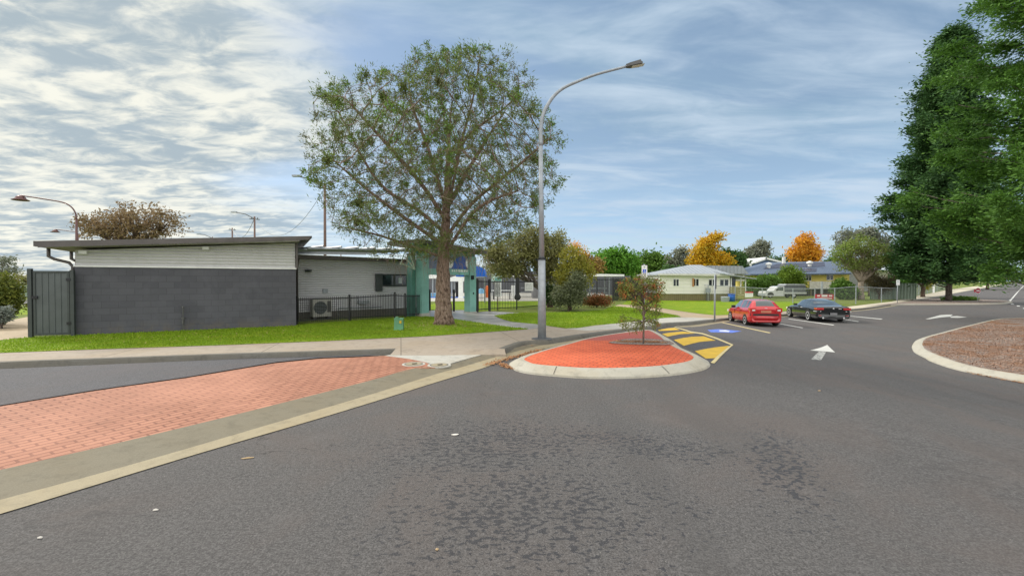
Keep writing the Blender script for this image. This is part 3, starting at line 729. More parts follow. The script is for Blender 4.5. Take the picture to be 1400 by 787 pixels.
for yy in (-.2, -1.9):                          # two downpipes swan-necking from the side gutter to the wall
    a = o0 + BD * (sL - .03) + BN * yy; dp = MB().tube([a + Vector((0, 0, rz(sL) - .12)), a + Vector((0, 0, rz(sL) - .38)), a + BD * .12 + Vector((0, 0, rz(sL) - .46)), a + BD * (-sL - .14) + Vector((0, 0, rz(sL) - .56)), a + BD * (-sL - .06) + Vector((0, 0, rz(sL) - .68)), a + BD * (-sL - .06) + Vector((0, 0, .0))], .045, 8)
    part('downpipe', dp, M['fascia'], t, True)
for px in (115, 282):
    s_ = onwall(px, .04); b = o0 + BD * s_ + BN * .0 + Vector((0, 0, top(s_) - .08))
    f = part('floodlight', MB().box(b + BN * .10, (.18, .08, .10), math.atan2(BD.y, BD.x)), M['white'], t)
    part('bracket', MB().tube([b - BN * .02, b + BN * .07], .015, 6), M['galv_dark'], f)
cr_ = MB().obox(o0, BD, BN, (BLEN, BLEN + .07), (-.12, .02), (2.10, top(BLEN))); part('corner_trim', cr_, M['fascia'], t)
# stand pipe on the block wall
s_ = onwall(250, .08); p = o0 + BD * s_ + BN * .10
tp = MB().tube([p, p + Vector((0, 0, .78))], .018, 8).tube([p + Vector((0, 0, .74)), p + Vector((0, 0, .80)) + BN * .05, p + BN * .1 + Vector((0, 0, .74))], .016, 8)
tp.box(p + Vector((0, 0, .42)), (.09, .06, .05)).box(p + Vector((0, 0, .80)), (.08, .03, .02)).box(p + Vector((0, 0, .30)) + BN * .02, (.05, .05, .12))
single('garden_tap', tp, M['galv_dark'], p, 'tall metal garden tap standing against the charcoal block wall', 'tap')

# ------------------------------------------------------------------ slate sheet gate beside it
gL = at(41, 461.5, LAND); gR = at(100, 459.5, LAND); gd = v2(gR - gL).normalized(); gn = Vector((gd.y, -gd.x, 0)); gl = v2(gR - gL).length
t = thing('steel_gate', 'tall slate green sheet metal gate between its posts beside the block building', 'gate', gL)
o1 = v2(gL) + Vector((0, 0, LAND)); gh = dep(41, 369.5, gL.y).z - LAND; gh2 = dep(100, 369.8, gR.y).z - LAND
for s_, hh in ((-.02, gh + .05), (gl - .04, gh2 + .02)):
    part('post', MB().obox(o1, gd, gn, (s_, s_ + .09), (-.05, .05), (-.1, hh)), M['charcoal'], t)
fr = MB(); a, b = .10, gl - .06
for z in ((.06, .12), (gh - .07, gh - .01)): fr.obox(o1, gd, gn, (a, b), (-.02, .035), z)
for z in ((a, a + .05), (b - .05, b)): fr.obox(o1, gd, gn, z, (-.022, .033), (.06, gh - .01))
part('gate_frame', fr, M['charcoal'], t)
pn = MB(); k = 5; w = (b - a - .1) / k
for i in range(k):
    s0 = a + .05 + i * w; pn.obox(o1, gd, gn, (s0, s0 + w - .03), (0, .012), (.12, gh - .07)); pn.obox(o1, gd, gn, (s0 + w - .03, s0 + w), (-.01, .026), (.12, gh - .07))
part('sheet_panel', pn, M['gate_sheet'], t)
part('latch', MB().obox(o1, gd, gn, (.06, .2), (.035, .06), (1.12, 1.2)), M['black_metal'], t)
for z in (.35, gh - .3): part('hinge', MB().obox(o1, gd, gn, (gl - .12, gl - .02), (.036, .06), (z, z + .08)), M['black_metal'], t)

# ------------------------------------------------------------------ grey clad wing
cA = at(402, 437, LAND); cB = at(571, 428.1, LAND); CD = v2(cB - cA).normalized(); CN = Vector((CD.y, -CD.x, 0)); CL = v2(cB - cA).length
M['clad_grey'] = M['clad_grey']
o2 = v2(cA) + Vector((0, 0, LAND)); CL2 = CL
def onw(px, o, D): r = ray(px, 384); k = r.x / r.y; return (k * o.y - o.x) / (D.x - k * D.y)
def zon(px, py, s, o, D): return dep(px, py, (v2(o) + D * s).y).z - LAND
zt0 = zon(403, 355, 0, o2, CD); zt1 = zon(566, 361, CL, o2, CD)
t = thing('grey_wing', 'single storey wing in grey ribbed cladding with one dark window behind the black fence', 'building', cA)
part('wall', MB().prism([(-1.5, .30), (CL, .30), (CL, zt1 + .1), (-1.5, zt0 + .1)], o2, CD, CN, (-6, 0)), M['clad_grey'], t)
part('plinth', MB().obox(o2, CD, CN, (-1.5, CL - .02), (-5.9, -.03), (-.1, .302)), M['kerb_dark'], t)
part('roof', MB().prism([(-1.6, zt0 + .06), (CL + .3, zt1 + .06), (CL + .3, zt1 + .17), (-1.6, zt0 + .20)], o2, CD, CN, (-6.4, .42)), M['fascia'], t)
part('roof_sheet', MB().prism([(-1.6, zt0 + .203), (CL + .3, zt1 + .173), (CL + .3, zt1 + .20), (-1.6, zt0 + .23)], o2, CD, CN, (-6.4, .46)), M['roof_metal'], t)
w0, w1 = onw(520, o2, CD), onw(556, o2, CD); wz0, wz1 = zon(540, 391.5, w0, o2, CD), zon(540, 374.5, w0, o2, CD)
wf = part('window', MB().obox(o2, CD, CN, (w0, w1), (.0, .05), (wz0, wz1)), M['charcoal'], t)
gm = MB(); 
for i in range(2):
    a = w0 + .06 + i * (w1 - w0) * .5; gm.obox(o2, CD, CN, (a, a + (w1 - w0) * .5 - .12), (.05, .056), (wz0 + .07, wz1 - .07))
part('pane', gm, M['glass_dark'], wf)
part('blind', MB().obox(o2, CD, CN, (w0 + (w1 - w0) * .66, w0 + (w1 - w0) * .80), (.057, .060), (wz0 + .15, wz1 - .16)), plain('pale_blind', (.55, .6, .62), .6), wf)
part('side_panel', MB().obox(o2, CD, CN, (w0 - .28, w0 + .05), (.06, .14), (wz0 - .22, wz1 + .01)), M['charcoal'], t)
part('downpipe', MB().tube([o2 + CD * .12 + CN * .3 + Vector((0, 0, zt0 + .05)), o2 + CD * .12 + CN * .06 + Vector((0, 0, zt0 - .35)), o2 + CD * .12 + CN * .06], .045, 8), M['fascia'], t, True)
f = part('wall_light', MB().box(o2 + CD * .55 + CN * .12 + Vector((0, 0, zt0 - .45)), (.2, .2, .1)), M['charcoal'], t)
# pipes low on the wall
pm = MB(); s1, s2 = onw(461, o2, CD), onw(520, o2, CD)
pm.tube([o2 + CD * s1 + CN * .12 + Vector((0, 0, .1)), o2 + CD * s1 + CN * .12 + Vector((0, 0, .42)), o2 + CD * s2 + CN * .12 + Vector((0, 0, .42))], .03, 6)
s3 = onw(495, o2, CD); pm.box(o2 + CD * s3 + CN * .15 + Vector((0, 0, .66)), (.5, .16, .14), math.atan2(CD.y, CD.x)); pm.tube([o2 + CD * (s3 - .2) + CN * .15 + Vector((0, 0, .66)), o2 + CD * (s3 - .3) + CN * .15 + Vector((0, 0, .95))], .03, 6)
part('pipework', pm, M['galv'], t)
# small dome vent
s4 = onw(444, o2, CD); part('wall_vent', MB().box(o2 + CD * s4 + CN * .05 + Vector((0, 0, 1.2)), (.2, .1, .18), math.atan2(CD.y, CD.x)), M['galv'], t)

# air conditioner
acs = onw(427, o2 + CN * .6, CD); ac0 = o2 + CD * acs + CN * .35
t = thing('air_conditioner', 'cream outdoor air conditioner unit with round fan grille behind the picket fence', 'air conditioner', ac0)
W_ = onw(453, o2 + CN * .6, CD) - acs
part('casing', MB().obox(ac0, CD, CN, (0, W_), (-.1, .26), (.12, .86)), M['ac_white'], t)
cen = ac0 + CD * (W_ * .40) + CN * .262 + Vector((0, 0, .50)); fg = MB()
ring = []
for k in range(24): ring.append(cen + CD * math.cos(k * math.pi / 12) * .27 + Vector((0, 0, 1)) * math.sin(k * math.pi / 12) * .27 + CN * .006)
fg.quad(*ring); part('fan_grille', fg, M['charcoal'], t)
lg = MB()
for k in range(9):
    y = -.24 + k * .06; hw = math.sqrt(max(.01, .27 ** 2 - y * y)); c_ = cen + Vector((0, 0, y)) + CN * .016; lg.obox(c_, CD, CN, (-hw, hw), (0, .008), (-.006, .006))
part('grille_bars', lg, M['galv'], t)
part('side_vent', MB().obox(ac0, CD, CN, (W_ * .78, W_ * .95), (.261, .268), (.3, .78)), M['galv_dark'], t)
for s_ in (.05, W_ - .15): part('foot', MB().obox(ac0, CD, CN, (s_, s_ + .1), (-.05, .24), (-.06, .12)), M['galv_dark'], t)

# ------------------------------------------------------------------ tubular fences
def tube_fence(name, label, base_px, tops, posts_at, pitch, mat, post_w=.065, cat='fence', rails=(.12, -.10), pick_over=0, bar=.016, group=None, pts=None):
    P = pts or [at(x, y, LAND) for x, y in base_px]
    t = thing(name, label, cat, P[0], group)
    hs = [dep(px, ty, p.y).z - p.z for (px, _), ty, p in zip(base_px, tops, P)]
    pk = MB(); RL = {rr: MB() for rr in rails}
    for i in range(len(P) - 1):
        a, b = P[i], P[i + 1]; d = v2(b - a); L = d.length; d.normalize(); n_ = Vector((d.y, -d.x, 0)); k = max(1, round(L / pitch))
        for j in range(1, k):
            f = j / k; p = a.lerp(b, f); h = hs[i] * (1 - f) + hs[i + 1] * f
            pk.obox(p, d, n_, (-bar / 2, bar / 2), (-bar / 2, bar / 2), (.06, h + pick_over))
        for rr in rails:
            rl_ = RL[rr]
            za = rr if rr > 0 else hs[i] + rr; zb = rr if rr > 0 else hs[i + 1] + rr
            v = [a + n_ * s + Vector((0, 0, za + z)) for s in (-.02, .02) for z in (0, .04)] + [b + n_ * s + Vector((0, 0, zb + z)) for s in (-.02, .02) for z in (0, .04)]
            rl_.add(v, [(0, 4, 6, 2), (1, 3, 7, 5), (0, 1, 5, 4), (2, 6, 7, 3)])
    part('pickets', pk, mat, t)
    for rr in rails: part('rail', RL[rr], mat, t)
    for i in posts_at:
        p = P[i]; part('post', MB().box(p + Vector((0, 0, hs[i] / 2 + .01)), (post_w, post_w, hs[i] + .1)), mat, t)
    return t
t = tube_fence('picket_fence', 'low black picket fence in front of the grey clad wing', [(405.5, 443.5), (478, 439), (540, 435), (554, 434.2), (577, 432.6)], [406.5, 404.5, 401, 402.5, 402], (0, 1, 2, 3, 4), .075, M['black_metal'])
tube_fence('pool_fence', 'tall black pool fence running from the gate behind the trees', [(706.4, 423.3), (737, 420.6), (767, 418), (793.5, 415.4), (816, 413.6), (838, 412.4), (872, 411), (902, 409.8)], [383.5, 382.8, 382, 381.5, 381, 380.5, 380.5, 380.5], range(8), .11, M['black_metal'], .07)
tube_fence('pool_gate', 'black bar gate with a white notice board next to the teal portal', [(652.5, 426.8), (669.3, 425.3), (706, 423.4)], [382.5, 383, 383.5], (0, 1), .11, M['black_metal'], .12, 'gate')
# side gates seen through the portal
tube_fence('turnstile_gate', 'slim black entry gate inside the teal portal, left of the pine trunk', [(587.5, 424.6), (589, 423)], [397, 397], (0,), .11, M['black_metal'], .10, 'gate')
tube_fence('turnstile_gate', 'slim black entry gate inside the teal portal, right of the pine trunk', [(620.5, 425.8), (622, 424.2)], [397, 397], (0,), .11, M['black_metal'], .10, 'gate')

# notice boards on the fence: print is too small to read, shown as grey lines
def board(px0, px1, py0, py1, foot, label, post=True, name='notice_board', lines=5, mat=None, back=.06, cat='sign'):
    p = at((px0 + px1) / 2, foot, LAND); p.y -= back; a = dep(px0, py0, p.y); b = dep(px1, py1, p.y)
    t = thing(name, label, cat, Vector((p.x, p.y, H(p.x, p.y) + LAND)))
    X, Y = Vector((1, 0, 0)), Vector((0, -1, 0)); o = Vector((0, p.y, 0))
    part('panel', MB().obox(o, X, Y, (a.x, b.x), (0, .02), (b.z, a.z)), mat or M['white'], t)
    if lines:
        m = MB(); w = b.x - a.x; h = a.z - b.z; rr = random.Random(px0)
        for i in range(lines):
            z = a.z - h * (.16 + .74 * i / lines); x = a.x + w * .12
            while x < b.x - w * .2:
                l = min(rr.uniform(.06, .2) * w, b.x - w * .1 - x); m.obox(o, X, Y, (x, x + l), (.0205, .023), (z - h * .018, z + h * .018)); x += l + w * .04
        parts_each('print_line', m, M['sign_text'], t)
    if post: part('post', MB().box(Vector(((a.x + b.x) / 2, p.y + .04, (b.z + t.location.z) / 2)), (.07, .05, b.z - t.location.z + .1)), M['timber'], t)
    return t
board(676, 685, 386, 405.5, 424.8, 'tall narrow white notice on a post behind the black gate', lines=9, back=-.15)
board(717.5, 729, 386, 397.6, 422.2, 'squarish white notice fixed to the black pool fence', False, lines=5, back=.08)
mb = MB(); p = at(706.6, 423.4, LAND); c_ = dep(707.5, 406, p.y - .12)
mb.lathe(c_, [(.001, -.07), (.17, -.06), (.19, 0), (.17, .06), (.001, .07)], 20, 'Y'); mb.box(c_ + Vector((0, .05, .62)), (.22, .08, .95))
single('gate_lock', mb, M['black_metal'], c_, 'round black lock housing on the gate post of the pool fence', 'lock')

# green service pit marker
p = at(545.5, 451.2, LAND); t = thing('service_box', 'small faded green utility box standing on the lawn', 'utility box', p)
part('body', MB().prism([(-.15, 0), (.15, 0), (.135, .36), (-.135, .36)], p, (1, .1), (-.1, 1), (-.12, .12)), M['pit_green'], t)
part('cap', MB().obox(p, (1, .1), (-.1, 1), (-.145, .145), (-.13, .13), (.36, .40)), M['pit_green'], t)
part('lid_tab', MB().obox(p, (1, .1), (-.1, 1), (-.10, -.02), (-.10, .04), (.40, .45)), M['pit_green'], t)
part('tag', MB().obox(p, (1, .1), (-.1, 1), (.03, .10), (-.145, -.135), (.24, .33)), M['yellow'], t)

# ------------------------------------------------------------------ teal entry portal
cl = at(580.5, 432.6, LAND); c2 = at(646, 427.4, LAND); PD = v2(c2 - cl).normalized(); PN = Vector((PD.y, -PD.x, 0)); PL = v2(c2 - cl).length
t = thing('entrance_portal', 'teal pool entrance portal with blue arch panel and dark flat roof', 'entrance', cl)
o3 = v2(cl) + Vector((0, 0, LAND)); ph = dep(580, 346, cl.y).z - LAND; ph2 = dep(646, 351, c2.y).z - LAND
part('column', MB().obox(o3, PD, PN, (-.20, .22), (-.35, .05), (.16, ph)), M['teal'], t)
part('footing', MB().obox(o3, PD, PN, (-.23, .25), (-.38, .08), (-.05, .16)), M['new_path'], t)
part('column', MB().obox(o3, PD, PN, (PL - .24, PL + .22), (-.35, .05), (.06, ph2)), M['teal'], t)
part('footing', MB().obox(o3, PD, PN, (PL - .27, PL + .25), (-.38, .08), (-.05, .06)), M['new_path'], t)
part('column', MB().obox(o3, PD, PN, (-.42, -.20), (-.75, -.37), (0, ph)), M['teal_dark'], t)
bz0 = zon(640, 376, PL, o3, PD); bz1 = zon(640, 368.5, PL, o3, PD)
part('beam', MB().obox(o3, PD, PN, (.22, PL - .24), (-.25, -.02), (bz0, bz1)), M['teal'], t)
bk = part('sign_panel', MB().obox(o3, PD, PN, (.22, PL - .24), (-.16, -.10), (bz1, min(ph, ph2) - .02)), plain('blue_grey_panel', (.16, .20, .32), .5), t)
def disc(mb, c, r, rz_, D, N, a0=0, a1=360, off=.01, k=24):
    mb.quad(*[c + D * (r * math.cos(R(a0 + (a1 - a0) * i / k))) + Vector((0, 0, rz_ * math.sin(R(a0 + (a1 - a0) * i / k)))) + N * off for i in range(k + 1)])
sc_ = onw(630, o3, PD); bc = o3 + PD * sc_ + Vector((0, 0, bz1 + .03)); m_ = MB(); disc(m_, bc, .50, .78, PD, PN, 0, 180, -.09); part('arch_emblem', m_, M['navy'], bk)
m_ = MB()
for q in (-.62, .62): disc(m_, bc + PD * q + Vector((0, 0, .28)), .19, .26, PD, PN, 0, 359, -.088)
parts_each('fish_emblem', m_, M['white'], bk)
m_ = MB(); rr = random.Random(3); x = onw(618, o3, PD)
while x < PL - .32:
    w = rr.uniform(.05, .12); m_.obox(o3, PD, PN, (x, x + w), (-.018, -.008), (bz1 - .13, bz1 - .03)); x += w + rr.choice((.02, .025, .07))
parts_each('letter', m_, M['white'], bk)
part('lamp_box', MB().obox(o3, PD, PN, (PL - .16, PL + .0), (.05, .12), (bz0 - .22, bz0 - .02)), M['black_metal'], t)
part('switch', MB().obox(o3, PD, PN, (PL - .02, PL + .05), (.051, .07), (.95, 1.05)), M['black_metal'], t)
zr0 = zon(572, 332, -.5, o3, PD); zr1 = zon(660, 347, PL + .3, o3, PD)
part('roof', MB().prism([(-.6, zr0 - .01), (PL + .55, zr1 - .02), (PL + .55, zr1 + .14), (-.6, zr0 + .15)], o3, PD, PN, (-2.0, .5)), M['fascia'], t)
part('gable', MB().prism([(-.6, ph), (PL + .22, ph2), (PL + .22, zr1), (-.6, zr0)], o3, PD, PN, (-.30, -.04)), M['teal_dark'], t)
# slatted canopy running left over the wing
m_ = MB()
for k in range(5):
    a = o3 + PD * -.5 - PN * (.3 + k * .9) + Vector((0, 0, ph + .1)); b = a - PD * 4.4 + Vector((0, 0, -.12)) - PN * .8; m_.tube([a, b], .06, 4)
for k in range(6):
    a = o3 + PD * (-.9 - k * .7) - PN * (.2 + .12 * k) + Vector((0, 0, ph + .17 - .015 * k)); m_.tube([a, a - PN * 3.8], .035, 4)
part('canopy_slats', m_, M['galv'], t)
m_ = MB()
c_ = o3 + PD * -.5 + Vector((0, 0, ph - .75))
for k in range(3):
    m_.tube([c_ + PD * -.05, c_ + PD * (-.8 + .2 * k) + Vector((0, 0, .25 + .3 * k))], .03, 5)
m_.tube([c_ + PD * -.85 + Vector((0, 0, .2)), c_ + PD * -.5 + Vector((0, 0, .95)), c_ + Vector((0, 0, 1.0))], .03, 5); part('bracket', m_, plain('pale_green_steel', (.45, .6, .5), .5), t)

# ------------------------------------------------------------------ pool grounds beyond
YB = 47
def flatwall(name, px0, px1, pt, pb, Y, mat, label, cat, thick=.15, cap=None):
    a = dep(px0, pt, Y); b = dep(px1, pb, Y); zb = min(b.z, H(a.x, Y) + LAND)
    o = single(name, MB().obox((0, Y, 0), (1, 0), (0, 1), (a.x, b.x), (0, thick), (zb - .1, a.z)), mat, Vector(((a.x + b.x) / 2, Y, zb)), label, cat); return o
M['charcoal_rib'] = mk_ribbed('charcoal_fence_sheet', (.10, .105, .12), .35, 0, .03)
t_ = flatwall('boundary_fence', 570, 758, 371, 404, 62, M['charcoal_rib'], 'long dark grey sheet fence at the back of the pool grounds', 'fence')
flatwall('boundary_fence', 766, 862, 377, 405, 60, M['charcoal_rib'], 'dark grey sheet fence behind the white roofed bench shelter', 'fence')
flatwall('boundary_fence', 902, 920.5, 381, 408, 56, M['charcoal_rib'], 'short dark grey sheet fence against the left end of the white cottage', 'fence')
# low grey block store beside the trees
a = dep(757, 376, 42); b = dep(792, 411, 42); t = thing('block_store', 'small grey block shed between the olive tree and the yellow green shrub', 'shed', Vector((a.x, 42, H(a.x, 42) + LAND)))
part('wall', MB().obox((0, 42, 0), (1, 0), (0, 1), (a.x - 2, a.x + 1.9), (0, 2.4), (b.z - .3, a.z)), plain('grey_render', (.22, .22, .23), .8), t)
part('door', MB().obox((0, 42, 0), (1, 0), (0, 1), (a.x + .3, a.x + 1.1), (-.03, 0), (b.z - .3, a.z - .6)), M['charcoal'], t)
def shelter(px0, px1, pt, thick, posts, foot, Y, label, bench=None, name='bench_shelter'):
    a = dep(px0, pt, Y); b = dep(px1, pt, Y); g = H(a.x, Y) + LAND
    t = thing(name, label, 'shelter', Vector(((a.x + b.x) / 2, Y, g)))
    th = thick * Y / F; wid = b.x - a.x
    part('roof', MB().prism([(a.x, a.z - th), (b.x, a.z - th), (b.x, a.z - th * .2), (a.x + wid * .5, a.z), (a.x, a.z - th * .35)], (0, Y, 0), (1, 0), (0, 1), (-1.3, 1.3)), M['white'], t)
    for px in posts:
        p = dep(px, pt, Y); 
        for dy in (-1, 1): part('post', MB().box((p.x, Y + dy, (a.z - th + g) / 2), (.12, .12, a.z - th - g)), M['galv'], t)
    if bench:
        x0, x1 = dep(bench[0], 395, Y).x, dep(bench[1], 395, Y).x
        part('bench', MB().box(((x0 + x1) / 2, Y - .2, g + .48), (x1 - x0, .4, .07)).box(((x0 + x1) / 2, Y + .1, g + .92), (x1 - x0, .06, .16)), M['galv'], t)
    return t
shelter(785, 849, 374.6, 3.2, (804, 830), 407, 44, 'white roofed bench shelter beside the reddish garden shrub', (804, 830))
shelter(700, 768, 376, 3.2, (704, 764), 407, 46, 'white roofed shelter seen behind the olive tree and lamp post', (712, 735))
shelter(584, 600, 375.6, 5, (594,), 405, 45, 'white roofed shade at the pool edge, between portal column and pine trunk', None)
shelter(618, 637, 376.5, 8, (619.5,), 405, 45, 'white kiosk canopy seen through the portal to the right of the pine trunk', None)
flatwall('pool_wall', 584, 600.5, 400.5, 407, 44.2, M['lightblue'], 'pale blue board at the pool edge, left of the pine trunk', 'wall', .2)
flatwall('pool_edge', 582, 640, 406, 410.5, 43, M['blue'], 'long low bright blue pool edge wall seen through the portal', 'wall', .6)
p = dep(630, 400, 41.5); g = H(p.x, p.y) + LAND
mb = MB().box((p.x, p.y, g + .95), (.42, .25, 1.9)).box((p.x, p.y, g + .05), (.5, .4, .12)).box((p.x, p.y, g + 2.0), (.14, .14, .25))
single('display_stand', mb, M['white'], Vector((p.x, p.y, g)), 'white upright display stand on the pool path, right of the pine trunk', 'stand')
flatwall('doorway_screen', 623, 627.5, 386, 406, 44.6, M['black_metal'], 'narrow black screen beside the white display stand', 'screen', .1)
# blue awning, umbrellas, sign board
Y = 33; a = dep(649, 364, Y); b = dep(663.5, 378, Y); t = thing('blue_awning', 'bright blue curved awning behind the right portal column', 'awning', Vector((a.x, Y, LAND)))
w = b.x - a.x; pr = [(a.x - 1.4, b.z), (b.x, b.z), (b.x - .03 * w, b.z + .22 * (a.z - b.z) + .1), (b.x - .2 * w, b.z + .78 * (a.z - b.z)), (b.x - .55 * w, a.z), (a.x - 1.4, a.z + .15)]
part('canopy', MB().prism(pr, (0, Y, 0), (1, 0), (0, 1), (0, 2.2)), M['blue'], t)
part('frame', MB().box(((a.x + b.x) / 2, Y, b.z - .03), (w, .06, .07)), M['galv'], t); part('post', MB().box((b.x - .05, Y + .1, b.z / 2), (.06, .06, b.z)), M['galv'], t)
Y = 43; a = dep(653, 394, Y); c_ = dep(657.5, 401, Y); g = LAND
t = thing('sun_umbrella', 'small cyan umbrella seen low through the black gate', 'umbrella', Vector((c_.x, Y, g)))
part('canopy', MB().lathe((c_.x, Y, 0), [(.02, a.z), (.25, a.z - .08), (.42, c_.z)], 12), M['lightblue'], t); part('pole', MB().cyl((c_.x, Y, g), .02, a.z - g, 6), M['white'], t)
Y = 44; a = dep(664, 390, Y); b = dep(668, 398.5, Y)
single('orange_float', MB().lathe(((a.x + b.x) / 2, Y, 0), [(.001, LAND), (.13, LAND), (.15, b.z), (.13, a.z - .1), (.001, a.z)], 10), plain('orange_plastic', (.75, .16, .03), .6), Vector((a.x, Y, LAND)), 'upright orange pool float leaning behind the black gate', 'float')
Y = 40; x0, x1 = dep(672, 400, Y).x, dep(700, 400, Y).x; t = thing('picnic_table', 'long white picnic table on the pool lawn behind the narrow notice', 'table', Vector(((x0 + x1) / 2, Y, LAND)))
part('table_top', MB().box(((x0 + x1) / 2, Y, LAND + .78), (x1 - x0, .8, .05)), M['white'], t); part('bench_seat', MB().box(((x0 + x1) / 2, Y - .7, LAND + .45), (x1 - x0, .28, .05)), M['galv'], t)
for q in (x0 + .2, x1 - .2): part('leg', MB().box((q, Y - .3, LAND + .38), (.08, 1.1, .76)), M['galv_dark'], t)
for k, px in enumerate((700, 702.6)):
    p = dep(px, 390, 41); part_ = single('white_post', MB().cyl((p.x, 41, LAND), .075, dep(px, 390, 41).z - LAND, 10), M['white'], Vector((p.x, 41, LAND)), ('left' if k == 0 else 'right') + ' one of two short white posts behind the pool gate', 'post', 'pair of white posts behind the gate')
a = dep(672, 372, 48); b = dep(686, 384.5, 48); t = thing('pool_sign', 'pale teal pool sign board rising over the black gate', 'sign', Vector((a.x, 48, LAND)))
part('panel', MB().obox((0, 48, 0), (1, 0), (0, 1), (a.x, b.x), (0, .08), (b.z, a.z)), plain('pale_teal', (.35, .48, .42), .6), t); part('band', MB().obox((0, 48, 0), (1, 0), (0, 1), (a.x + .35, b.x - .08), (-.02, 0), (b.z + .05, b.z + .38)), M['teal_dark'], t)
for q in (a.x + .05, b.x - .05): part('post', MB().box((q, 48.04, (b.z + LAND) / 2), (.07, .07, b.z - LAND)), M['galv'], t)

# ------------------------------------------------------------------ street lamps and poles
lp = at(741, 463.2, LAND); lp2 = Vector((lp.x, lp.y, LAND)); Y = lp.y
t = thing('street_lamp', 'tall galvanised street lamp with curved arm at the kerb by the brick island', 'street lamp', lp2)
pts = [lp2, dep(740.5, 380, Y), dep(739.3, 200, Y)]; arm = [dep(x, y, Y) for x, y in [(739.3, 200), (739.4, 178), (741.5, 161), (747, 147), (756, 133), (768, 122), (785, 113.5), (815, 102), (856, 91.2)]]
part('pole', MB().tube([lp2, dep(740.6, 353, Y)], [.118, .10], 16).tube([dep(740.6, 354, Y), dep(739.3, 200, Y)], [.078, .06], 14), M['galv'], t, True)
part('arm', MB().tube(cr(arm, 4), [.06 - .026 * i / 32 for i in range(33)], 12), M['galv'], t, True)
part('collar', MB().tube([dep(740.6, 355, Y), dep(740.6, 352.5, Y)], .112, 16), M['black_metal'], t)
part('base_ring', MB().cyl(lp2 - Vector((0, 0, .02)), .30, .035, 20), M['galv_dark'], t)
a, b = dep(856, 91.2, Y), dep(878, 87, Y); d = (b - a).normalized(); hd = MB(); up = Vector((-d.z, 0, d.x))
sec = [(0, .05, .05), (.12, .10, .06), (.4, .13, .075), (b - a).length * .8 and ((b - a).length * .8, .13, .07), ((b - a).length, .07, .03)]
V = []
for s_, wy, hz in sec:
    for yy, zz in ((-wy, -hz * .5), (wy, -hz * .5), (wy * .85, hz), (-wy * .85, hz)): V.append(a + d * s_ + Vector((0, yy, 0)) + up * zz)
Fh = [(0, 1, 2, 3), tuple(reversed([16, 17, 18, 19]))]
for i in range(4):
    for k in range(4): Fh.append((i * 4 + k, (i + 1) * 4 + k, (i + 1) * 4 + (k + 1) % 4, i * 4 + (k + 1) % 4))
hd.add(V, Fh); part('lamp_head', hd, M['galv_dark'], t); part('lens', MB().add([a + d * s_ + Vector((0, y_, 0)) - up * .045 for s_, y_ in ((.15, -.09), (.5, -.09), (.5, .09), (.15, .09))], [(0, 1, 2, 3)]), M['white'], t)

def bell_lamp(px, top, arm_px, head, Y, label):
    p = dep(px, 384, Y); g = Vector((p.x, Y, LAND)); t = thing('bell_lamp', label, 'street lamp', g, 'maroon bell shaped street lamps')
    A = [dep(x, y, Y) for x, y in arm_px]; C_ = cr(A, 4)
    part('pole', MB().tube([g, A[0]], [.10, .07], 10), M['rust'], t, True); part('arm', MB().tube(C_, .05, 8), M['rust'], t, True)
    h = dep(head[0], head[1], Y); k = head[2] * Y / F
    part('shade', MB().lathe(h, [(.04 * k, .0), (.16 * k, -.03 * k), (.27 * k, -.12 * k), (.32 * k, -.25 * k), (.52 * k, -.36 * k), (.50 * k, -.39 * k), (.1 * k, -.33 * k)], 18), M['rust'], t, True)
bell_lamp(104.5, 325, [(104.5, 300), (103, 291), (97, 282.5), (85, 276.5), (60, 272), (28, 267)], (28, 267, 18), 34, 'large maroon street lamp with bell shade and long curved arm, far left')
bell_lamp(104.8, 325, [(107, 320), (106, 318), (104, 317), (98, 316.5), (88, 315), (76, 313.5)], (75.5, 313.5, 10), 62, 'small distant maroon street lamp with bell shade under the larger one')
def power_pole(px, ptop, arm, Y, label, w=.16, cross=True):
    p = dep(px, 384, Y); g = Vector((p.x, Y, LAND)); t = thing('power_pole', label, 'power pole', g, 'poles behind the pool buildings')
    top_ = dep(px - .5, ptop, Y); part('pole', MB().tube([g, top_], [w, w * .75], 10), M['rust'] if False else plain('pole_timber', (.16, .10, .085), .8), t, True)
    if arm:
        A = [dep(x, y, Y) for x, y in arm]; part('arm', MB().tube([top_ - Vector((0, 0, .3))] + A, .055, 6), M['galv_dark'], t)
        e = A[-1]; part('lamp_head', MB().box(e, (.75, .3, .14)), M['galv'], t)
    if cross:
        part('crossarm', MB().box(top_ - Vector((0, 0, .35)), (1.3, .1, .1), .9), M['galv_dark'], t)
        for q in (-.4, .4): part('insulator', MB().cyl(top_ + Vector((q * .62, q * .78, -.3)), .05, .2, 6), M['galv_dark'], t)
    return top_
pa = power_pole(444.5, 252, [(428, 246), (406, 240.5)], 38, 'tall maroon brown pole with street light arm left of the big pine', .13)
pb = power_pole(348.5, 296, [(335, 292.5), (320, 290)], 62, 'middle sized pole with light arm behind the block building roof', .15)
pc = power_pole(318, 311.5, None, 88, 'distant short pole left of the middle sized pole', .17)
pd_ = power_pole(291, 323.5, [(280, 321), (272, 320)], 90, 'farthest light arm pole just showing over the block building roof', .1, False)
pe = power_pole(466.5, 341.5, None, 85, 'small distant pole just left of the pine crown', .12)
def wire(a, b, sag, label, r=.018):
    P = [a.lerp(b, i / 16) - Vector((0, 0, sag * 4 * (i / 16) * (1 - i / 16))) for i in range(17)]
    single('power_cable', MB().tube(P, r, 4), M['galv_dark'], P[0], label, 'cable', 'overhead cables')
wire(pa - Vector((0, 0, .3)), pb - Vector((0, 0, .2)), 3.2, 'sagging cable between the tall pole and the middle sized pole')
